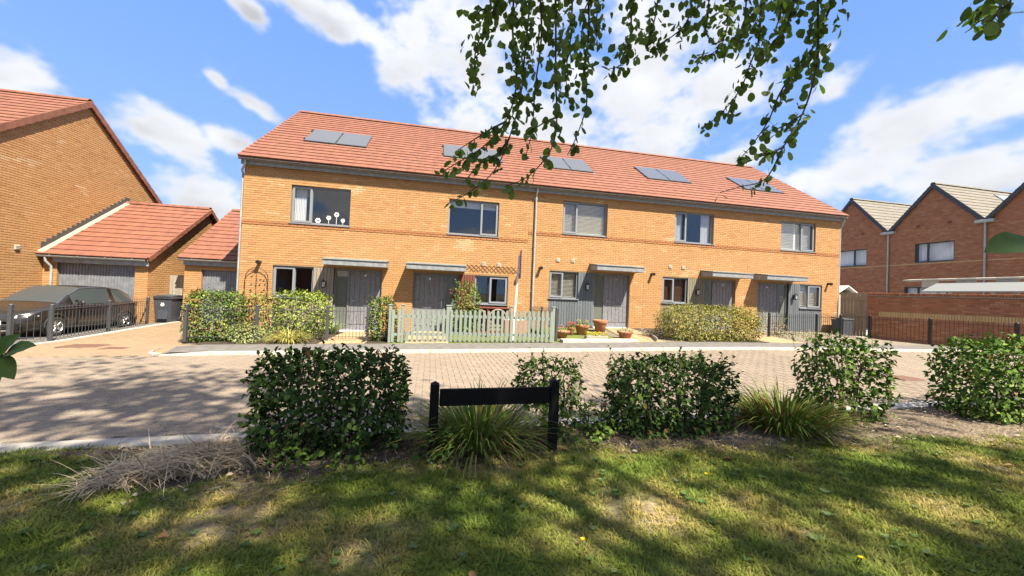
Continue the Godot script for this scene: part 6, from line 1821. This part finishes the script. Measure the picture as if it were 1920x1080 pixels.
func build_trees() -> void:
	var tw_A := [
		[V(6.71, 3.12, 12.53), V(6.75, 2.85, 12.45), V(6.74, 2.57, 12.51), V(6.78, 2.41, 12.43), V(6.74, 2.22, 12.48), V(6.65, 2.10, 12.38), V(6.51, 2.02, 12.41)],
		[V(6.55, 3.30, 12.28), V(6.54, 2.90, 12.33), V(6.59, 2.68, 12.25), V(6.53, 2.42, 12.30), V(6.42, 2.30, 12.19), V(6.26, 2.17, 12.22), V(6.18, 2.14, 12.12)],
		[V(6.70, 3.48, 12.09), V(6.66, 2.98, 12.13), V(6.63, 2.63, 12.18), V(6.59, 2.41, 12.08), V(6.50, 2.19, 12.12), V(6.37, 2.08, 12.01), V(6.24, 1.99, 12.04)],
		[V(6.89, 3.20, 12.49), V(6.95, 2.94, 12.41), V(6.91, 2.67, 12.46), V(6.91, 2.47, 12.52), V(6.90, 2.34, 12.43), V(6.83, 2.20, 12.48)],
		[V(6.45, 3.36, 12.18), V(6.44, 3.04, 12.23), V(6.38, 2.96, 12.13), V(6.35, 2.77, 12.18), V(6.37, 2.60, 12.25)],
		[V(6.92, 3.44, 12.19), V(6.95, 3.11, 12.11), V(6.91, 2.81, 12.16), V(6.97, 2.66, 12.09)],
		[V(6.66, 3.25, 12.36), V(6.68, 2.86, 12.42), V(6.68, 2.62, 12.33), V(6.66, 2.36, 12.38), V(6.65, 2.24, 12.30)],
		[V(6.54, 2.44, 12.24), V(6.47, 2.43, 12.14), V(6.37, 2.34, 12.18), V(6.28, 2.30, 12.08)],
		[V(6.60, 2.43, 12.03), V(6.52, 2.31, 12.07), V(6.45, 2.30, 11.97), V(6.33, 2.13, 12.01)],
		[V(6.83, 2.48, 12.30), V(6.74, 2.42, 12.34), V(6.64, 2.33, 12.38)],
		[V(7.05, 3.40, 12.28), V(7.08, 3.21, 12.20), V(7.06, 3.01, 12.25)],
		[V(6.43, 2.94, 12.37), V(6.36, 2.93, 12.41), V(6.33, 2.92, 12.33)],
	]
	var tw_B := [
		[V(8.10, 3.23, 12.72), V(8.20, 2.91, 12.65), V(8.13, 2.68, 12.69), V(8.15, 2.53, 12.61), V(8.00, 2.32, 12.64), V(7.98, 2.17, 12.55), V(7.79, 2.10, 12.57), V(7.65, 2.05, 12.60)],
		[V(8.30, 2.98, 12.53), V(8.15, 2.82, 12.56), V(8.13, 2.70, 12.47), V(8.03, 2.53, 12.51), V(8.01, 2.42, 12.42), V(7.89, 2.30, 12.45)],
		[V(8.16, 3.63, 12.29), V(8.12, 3.17, 12.33), V(8.02, 2.93, 12.37), V(8.02, 2.81, 12.29), V(7.87, 2.63, 12.31), V(7.82, 2.58, 12.22)],
		[V(7.16, 3.29, 12.44), V(7.22, 3.05, 12.37), V(7.18, 2.86, 12.42), V(7.12, 2.73, 12.47), V(7.09, 2.75, 12.38)],
		[V(7.64, 3.49, 12.32), V(7.59, 3.15, 12.37), V(7.54, 3.08, 12.27), V(7.37, 2.95, 12.30)],
		[V(7.92, 3.57, 12.30), V(7.98, 3.29, 12.22), V(7.87, 3.06, 12.26), V(7.78, 3.05, 12.16)],
		[V(8.15, 3.40, 12.57), V(8.05, 3.05, 12.60), V(8.04, 2.98, 12.52), V(7.93, 2.87, 12.55)],
		[V(7.42, 3.43, 12.34), V(7.44, 3.20, 12.25), V(7.37, 3.03, 12.30)],
		[V(8.48, 2.71, 12.32), V(8.31, 2.60, 12.34), V(8.24, 2.58, 12.25)],
		[V(8.18, 2.40, 12.47), V(8.04, 2.34, 12.51), V(7.90, 2.30, 12.54)],
		[V(7.75, 3.51, 12.32), V(7.81, 3.31, 12.25), V(7.75, 3.10, 12.30)],
		[V(8.01, 3.34, 12.60), V(7.96, 3.06, 12.64), V(7.99, 3.00, 12.57)],
		[V(7.87, 3.40, 12.49), V(7.93, 3.18, 12.42), V(7.84, 2.95, 12.46)],
	]
	var tw_C := [
		[V(8.03, 2.61, 13.46), V(8.13, 2.58, 13.40), V(8.03, 2.49, 13.44), V(8.10, 2.51, 13.37)],
		[V(8.31, 2.71, 13.29), V(8.18, 2.62, 13.33), V(8.23, 2.63, 13.26)],
	]
	var leaf_m := round_leaf()
	var lmats := []
	for c in [Color(0.13, 0.18, 0.06), Color(0.11, 0.155, 0.05), Color(0.16, 0.22, 0.07), Color(0.095, 0.135, 0.045)]:
		var m: StandardMaterial3D = M.twig_leaf.duplicate(); m.albedo_color = c.linear_to_srgb(); lmats.append(m)
	var info := [["overhanging_tree", "broad tree behind the viewer whose leafy twigs hang into the sky at centre", V(3.6, -0.03, 17.6), V(5.6, 12.3, 18.3), V(5.6, 2.9, 4.9), 16500], ["overhanging_tree", "broad tree behind the viewer whose twigs hang at upper right", V(11.6, 0.1, 19.6), V(12.5, 12.6, 20.6), V(5.2, 3.0, 4.3), 10500]]
	var shade := [Color(0.11, 0.16, 0.045), Color(0.085, 0.13, 0.035), Color(0.14, 0.19, 0.055)]
	var sets := [[tw_A], [tw_B, tw_C]]
	for k in 2:
		var q: Array = info[k]
		var t := thing(q[0], q[1], "tree", q[2], "trees of the green")
		var base: Vector3 = q[2]; var cc: Vector3 = q[3]; var rr: Vector3 = q[4]
		var tm := MB.new()
		var top := V(cc.x, cc.y - 0.6, cc.z)
		tm.tube(smooth_path([base - V(0, 0.3, 0), base + V(0.05, 2.2, 0), base.lerp(top, 0.5) + V(0.1, 0, 0.1), top], 4), [0.30, 0.28, 0.26, 0.25, 0.23, 0.22, 0.2, 0.19, 0.17, 0.15, 0.12, 0.1, 0.08], 12)
		part(t, "trunk", tm, M.bark)
		var ends := []
		for e in 16:
			var an := TAU * e / 16.0 + R(-0.2, 0.2); var f := R(0.5, 0.9)
			var en := cc + V(cos(an) * rr.x * f, R(-0.5, 0.6) * rr.y, sin(an) * rr.z * f)
			var st := base.lerp(top, R(0.45, 0.95))
			var bm := MB.new()
			bm.tube(smooth_path([st, st.lerp(en, 0.5) + V(0, R(0.2, 0.7), 0), en], 4), [0.09, 0.08, 0.07, 0.06, 0.05, 0.04, 0.03, 0.02, 0.012], 8)
			part(t, "limb", bm, M.bark)
			ends.append(en)
		# the low limb that carries the hanging twigs
		var lb := MB.new(); var le := V(6.7, 4.5, 13.3) if k == 0 else V(8.1, 4.6, 13.5)
		lb.tube(smooth_path([base.lerp(top, 0.33), base.lerp(top, 0.33).lerp(le, 0.5) + V(0, 0.5, 0), le, le + (V(0.5, -0.9, -0.9) if k == 0 else V(-0.2, -0.8, -0.9))], 4), [0.09, 0.085, 0.08, 0.07, 0.06, 0.05, 0.045, 0.04, 0.03, 0.022, 0.016, 0.012, 0.01], 8)
		part(t, "limb", lb, M.bark)
		# crown: leaf sprays gathered in clumps with gaps between them
		var cl := []
		for e in 150:
			var p := rv() * pow(R(0.1, 1.0), 0.45)
			cl.append(cc + V(p.x * rr.x, p.y * rr.y, p.z * rr.z))
		var fm := MB.new()
		for e in q[5]:
			var c: Vector3 = cl[rng.randi() % cl.size()]
			var p := c + rv() * 1.15 * pow(R(0, 1), 0.5)
			if in_gap(p): continue
			fm.col = tint(shade[rng.randi() % 3], R(0.8, 1.2))
			var l := R(0.11, 0.19)
			fm.leaf(p, (rv() + Vector3.DOWN * 0.3).normalized(), (Vector3.UP + rv() * 0.7).normalized(), l, l * 0.8, 0.15)
		stuff(part(t, "crown", fm, M.crown))
		# hanging twigs with single leaves
		var list := []
		for grp in sets[k]:
			for tw in grp:
				var sp := smooth_path(tw, 5)
				var br := MB.new(); var rad := []
				for e in sp.size(): rad.append(lerpf(0.0065, 0.0018, float(e) / sp.size()))
				if tw[0].y > 2.9:
					sp.push_front(tw[0] + V(0.05, 0.55, 0.25)); rad.push_front(0.008)
					sp.push_front(tw[0] + V(0.0, 1.3, 0.9)); rad.push_front(0.01)
				br.tube(sp, rad, 5)
				part(t, "twig", br, M.twig)
				for e in range(1, sp.size()):
					var a: Vector3 = sp[e - 1]; var b: Vector3 = sp[e]
					if a.y > 3.6: continue
					var n := maxi(1, int((b - a).length() / lerpf(0.0112, 0.0068, clampf((a.y - 2.45) / 0.5, 0, 1)) + R(0, 1)))
					var high := clampf((a.y - 2.35) / 0.5, 0, 1)
					if rng.randf() < 0.30 - 0.3 * high: n = 0
					for j in n:
						var p := a.lerp(b, R(0, 1))
						var spread := lerpf(0.035, 0.10, high)
						list.append([p + rv() * R(0.0, spread) + Vector3.DOWN * 0.01, (b - a).normalized()])
		list.sort_custom(func(a, b): return a[0].y < b[0].y)
		var rest := MB.new()
		for e in list.size():
			var p: Vector3 = list[e][0]
			var d: Vector3 = (list[e][1] * 0.5 + rv() * 0.9 + Vector3.DOWN * 0.55).normalized()
			var up := (Vector3.UP * 0.7 + rv()).normalized()
			var z := d.cross(up).normalized(); var y := z.cross(d)
			var s := R(0.034, 0.057)
			if e < 300: node(t, "leaf", leaf_m, lmats[rng.randi() % 4], Transform3D(Basis(d * s, y * s, z * s * R(0.85, 1.1)), p))
			else:
				rest.col = tint([Color(0.13, 0.18, 0.06), Color(0.11, 0.155, 0.05), Color(0.16, 0.22, 0.07)][e % 3], R(0.85, 1.15))
				rest.leaf(p, d, y, s * 1.05, s * 0.82, 0.12)
		if list.size() > 300: stuff(part(t, "twig_leaves", rest, M.twig_leaf))
	var shoot_m := pointed_leaf(); var shoot_mat: StandardMaterial3D = M.leaf.duplicate(); shoot_mat.albedo_color = lin(0.075, 0.125, 0.03)
	# shoots close to the lens at the left and right edges
	for q in [["leafy_shoot", "glossy leaved shoot poking in at the left edge", [V(5.15, 0.0, 13.5), V(5.24, 0.8, 13.46), V(5.29, 1.22, 13.43), V(5.345, 1.305, 13.43)], [[V(5.30, 1.29, 13.43), V(0.55, 0.75, 0.0)], [V(5.325, 1.30, 13.43), V(0.8, 0.35, 0.2)], [V(5.30, 1.28, 13.43), V(-0.2, 0.5, 0.3)], [V(5.31, 1.295, 13.44), V(0.65, -0.6, 0.1)], [V(5.29, 1.25, 13.43), V(0.5, 0.0, 0.4)]], 0.062], ["leafy_shoot", "single pointed leaf close by at the right edge", [V(7.45, 0.0, 13.95), V(7.42, 0.9, 13.93), V(7.35, 1.5, 13.9), V(7.28, 1.60, 13.89)], [[V(7.285, 1.60, 13.89), V(-0.95, -0.12, -0.1)], [V(7.33, 1.53, 13.9), V(0.8, 0.5, 0.1)], [V(7.38, 1.3, 13.91), V(0.7, 0.3, -0.3)]], 0.085]]:
		var t := thing(q[0], q[1], "plant", q[2][0])
		var sm := MB.new(); sm.tube(smooth_path(q[2], 5), [0.006, 0.005, 0.004, 0.004, 0.003, 0.003, 0.002], 6); part(t, "stem", sm, M.twig)
		for e in q[3]:
			var d: Vector3 = e[1].normalized(); var z := d.cross(V(0.2, 0.7, 0.6)).normalized(); var y := z.cross(d); var s: float = q[4] * R(0.9, 1.15)
			node(t, "leaf", shoot_m, shoot_mat, Transform3D(Basis(d * s, y * s, z * s), e[0]))
	# houses across the green, behind the viewer; the ground floor windows mirror them
	for q in [[-17.0, -3.0, "brown brick house across the green behind the viewer, mirrored in the first window"], [19.0, 44.0, "long brown brick house across the green behind the viewer, mirrored in the fourth window"]]:
		var h := thing("opposite_house", q[2], "house", V((q[0] + q[1]) / 2, 0, 34))
		var zf := 33.0; var holes := []
		var x: float = q[0] + 1.2
		while x < q[1] - 2.5:
			holes.append([x, x + 1.6, 3.4, 4.6]); holes.append([x, x + 1.6, 0.9, 2.1]); x += 4.4
		var m := MB.new(); core(m, q[0], q[1], -0.3, 5.2, zf + 0.25, 0.25, holes)
		m.box(V(q[0], -0.3, zf + 0.25), V(q[1], 5.2, zf + 7)); m.col = Color(0.2, 0.09, 0.05)
		var m2 := MB.new(); m2.col = Color(0.24, 0.11, 0.06)
		m2.v = m.v; m2.n = m.n; m2.i = m.i; m2.c = m.c
		for e in m2.c.size(): m2.c[e] = Color(0.23, 0.105, 0.06)
		part(h, "wall", m2, M.brick)
		var rm := MB.new(); slab(rm, V(q[0] - 0.2, 8.3, zf + 3.5), V(q[1] + 0.2, 8.3, zf + 3.5), V(q[1] + 0.2, 5.1, zf - 0.3), V(q[0] - 0.2, 5.1, zf - 0.3), 0.12); slab(rm, V(q[0] - 0.2, 5.1, zf + 7.3), V(q[1] + 0.2, 5.1, zf + 7.3), V(q[1] + 0.2, 8.3, zf + 3.5), V(q[0] - 0.2, 8.3, zf + 3.5), 0.12); part(h, "roof", rm, M.tile_plain)
		for w in holes:
			var fm := MB.new(); frame_ring(fm, w[0], w[1], w[2], w[3], zf + 0.05, zf + 0.1, 0.07)
			var wn := part(h, "window", fm, M.plastic_white)
			var pm := MB.new(); pm.quad(V(w[1], w[2], zf + 0.12), V(w[0], w[2], zf + 0.12), V(w[0], w[3], zf + 0.12), V(w[1], w[3], zf + 0.12)); part(wn, "pane", pm, M.solar)

func _ready() -> void:
	rng.seed = 20240607
	noise.seed = 7; noise.frequency = 0.9; noise.fractal_octaves = 3
	# camera
	var cam := Camera3D.new()
	var yaw := 0.2042; var pitch := 0.0177; var roll := 0.0406
	var fw := V(sin(yaw) * cos(pitch), sin(pitch), -cos(yaw) * cos(pitch))
	var rt := V(cos(yaw), 0, sin(yaw)); var up := rt.cross(fw)
	var r2 := rt * cos(roll) + up * sin(roll); var u2 := up * cos(roll) - rt * sin(roll)
	cam.transform = Transform3D(Basis(r2, u2, -fw), eye)
	cam.fov = rad_to_deg(2.0 * atan(540.0 / 736.7)); cam.near = 0.05; cam.far = 900.0
	add_child(cam); cam.current = true
	# sky and sun
	var env := Environment.new()
	env.background_mode = Environment.BG_SKY
	var sky := Sky.new(); var sm := PanoramaSkyMaterial.new()
	sm.panorama = ImageTexture.create_from_image(sky_image())
	sky.sky_material = sm; env.sky = sky
	env.background_energy_multiplier = 1.0
	env.tonemap_mode = Environment.TONE_MAPPER_LINEAR
	env.tonemap_exposure = 3.3
	env.sdfgi_enabled = true; env.ssao_enabled = true; env.ssil_enabled = true
	var we := WorldEnvironment.new(); we.environment = env; add_child(we)
	var sun := DirectionalLight3D.new()
	sun.light_energy = 1.42; sun.light_color = Color(1.0, 0.95, 0.86); sun.light_angular_distance = 0.53; sun.shadow_enabled = true
	add_child(sun)
	sun.look_at_from_position(SUN * 50.0, Vector3.ZERO, Vector3.UP)
	make_materials()
	M.tile_plain = mat(lin(0.22, 0.092, 0.066), 0.8, M.patch, 0.55)
	var bmb := MB.new(); brick_solid(bmb, Vector3.ZERO, Vector3.RIGHT, Vector3.BACK, 0.215, 0.065, 0.0); brick_mesh = bmb.mesh()
	build_ground()
	for k in 5: house(k)
	build_left()
	build_right()
	build_street()
	build_gardens()
	build_foreground()
	build_trees()
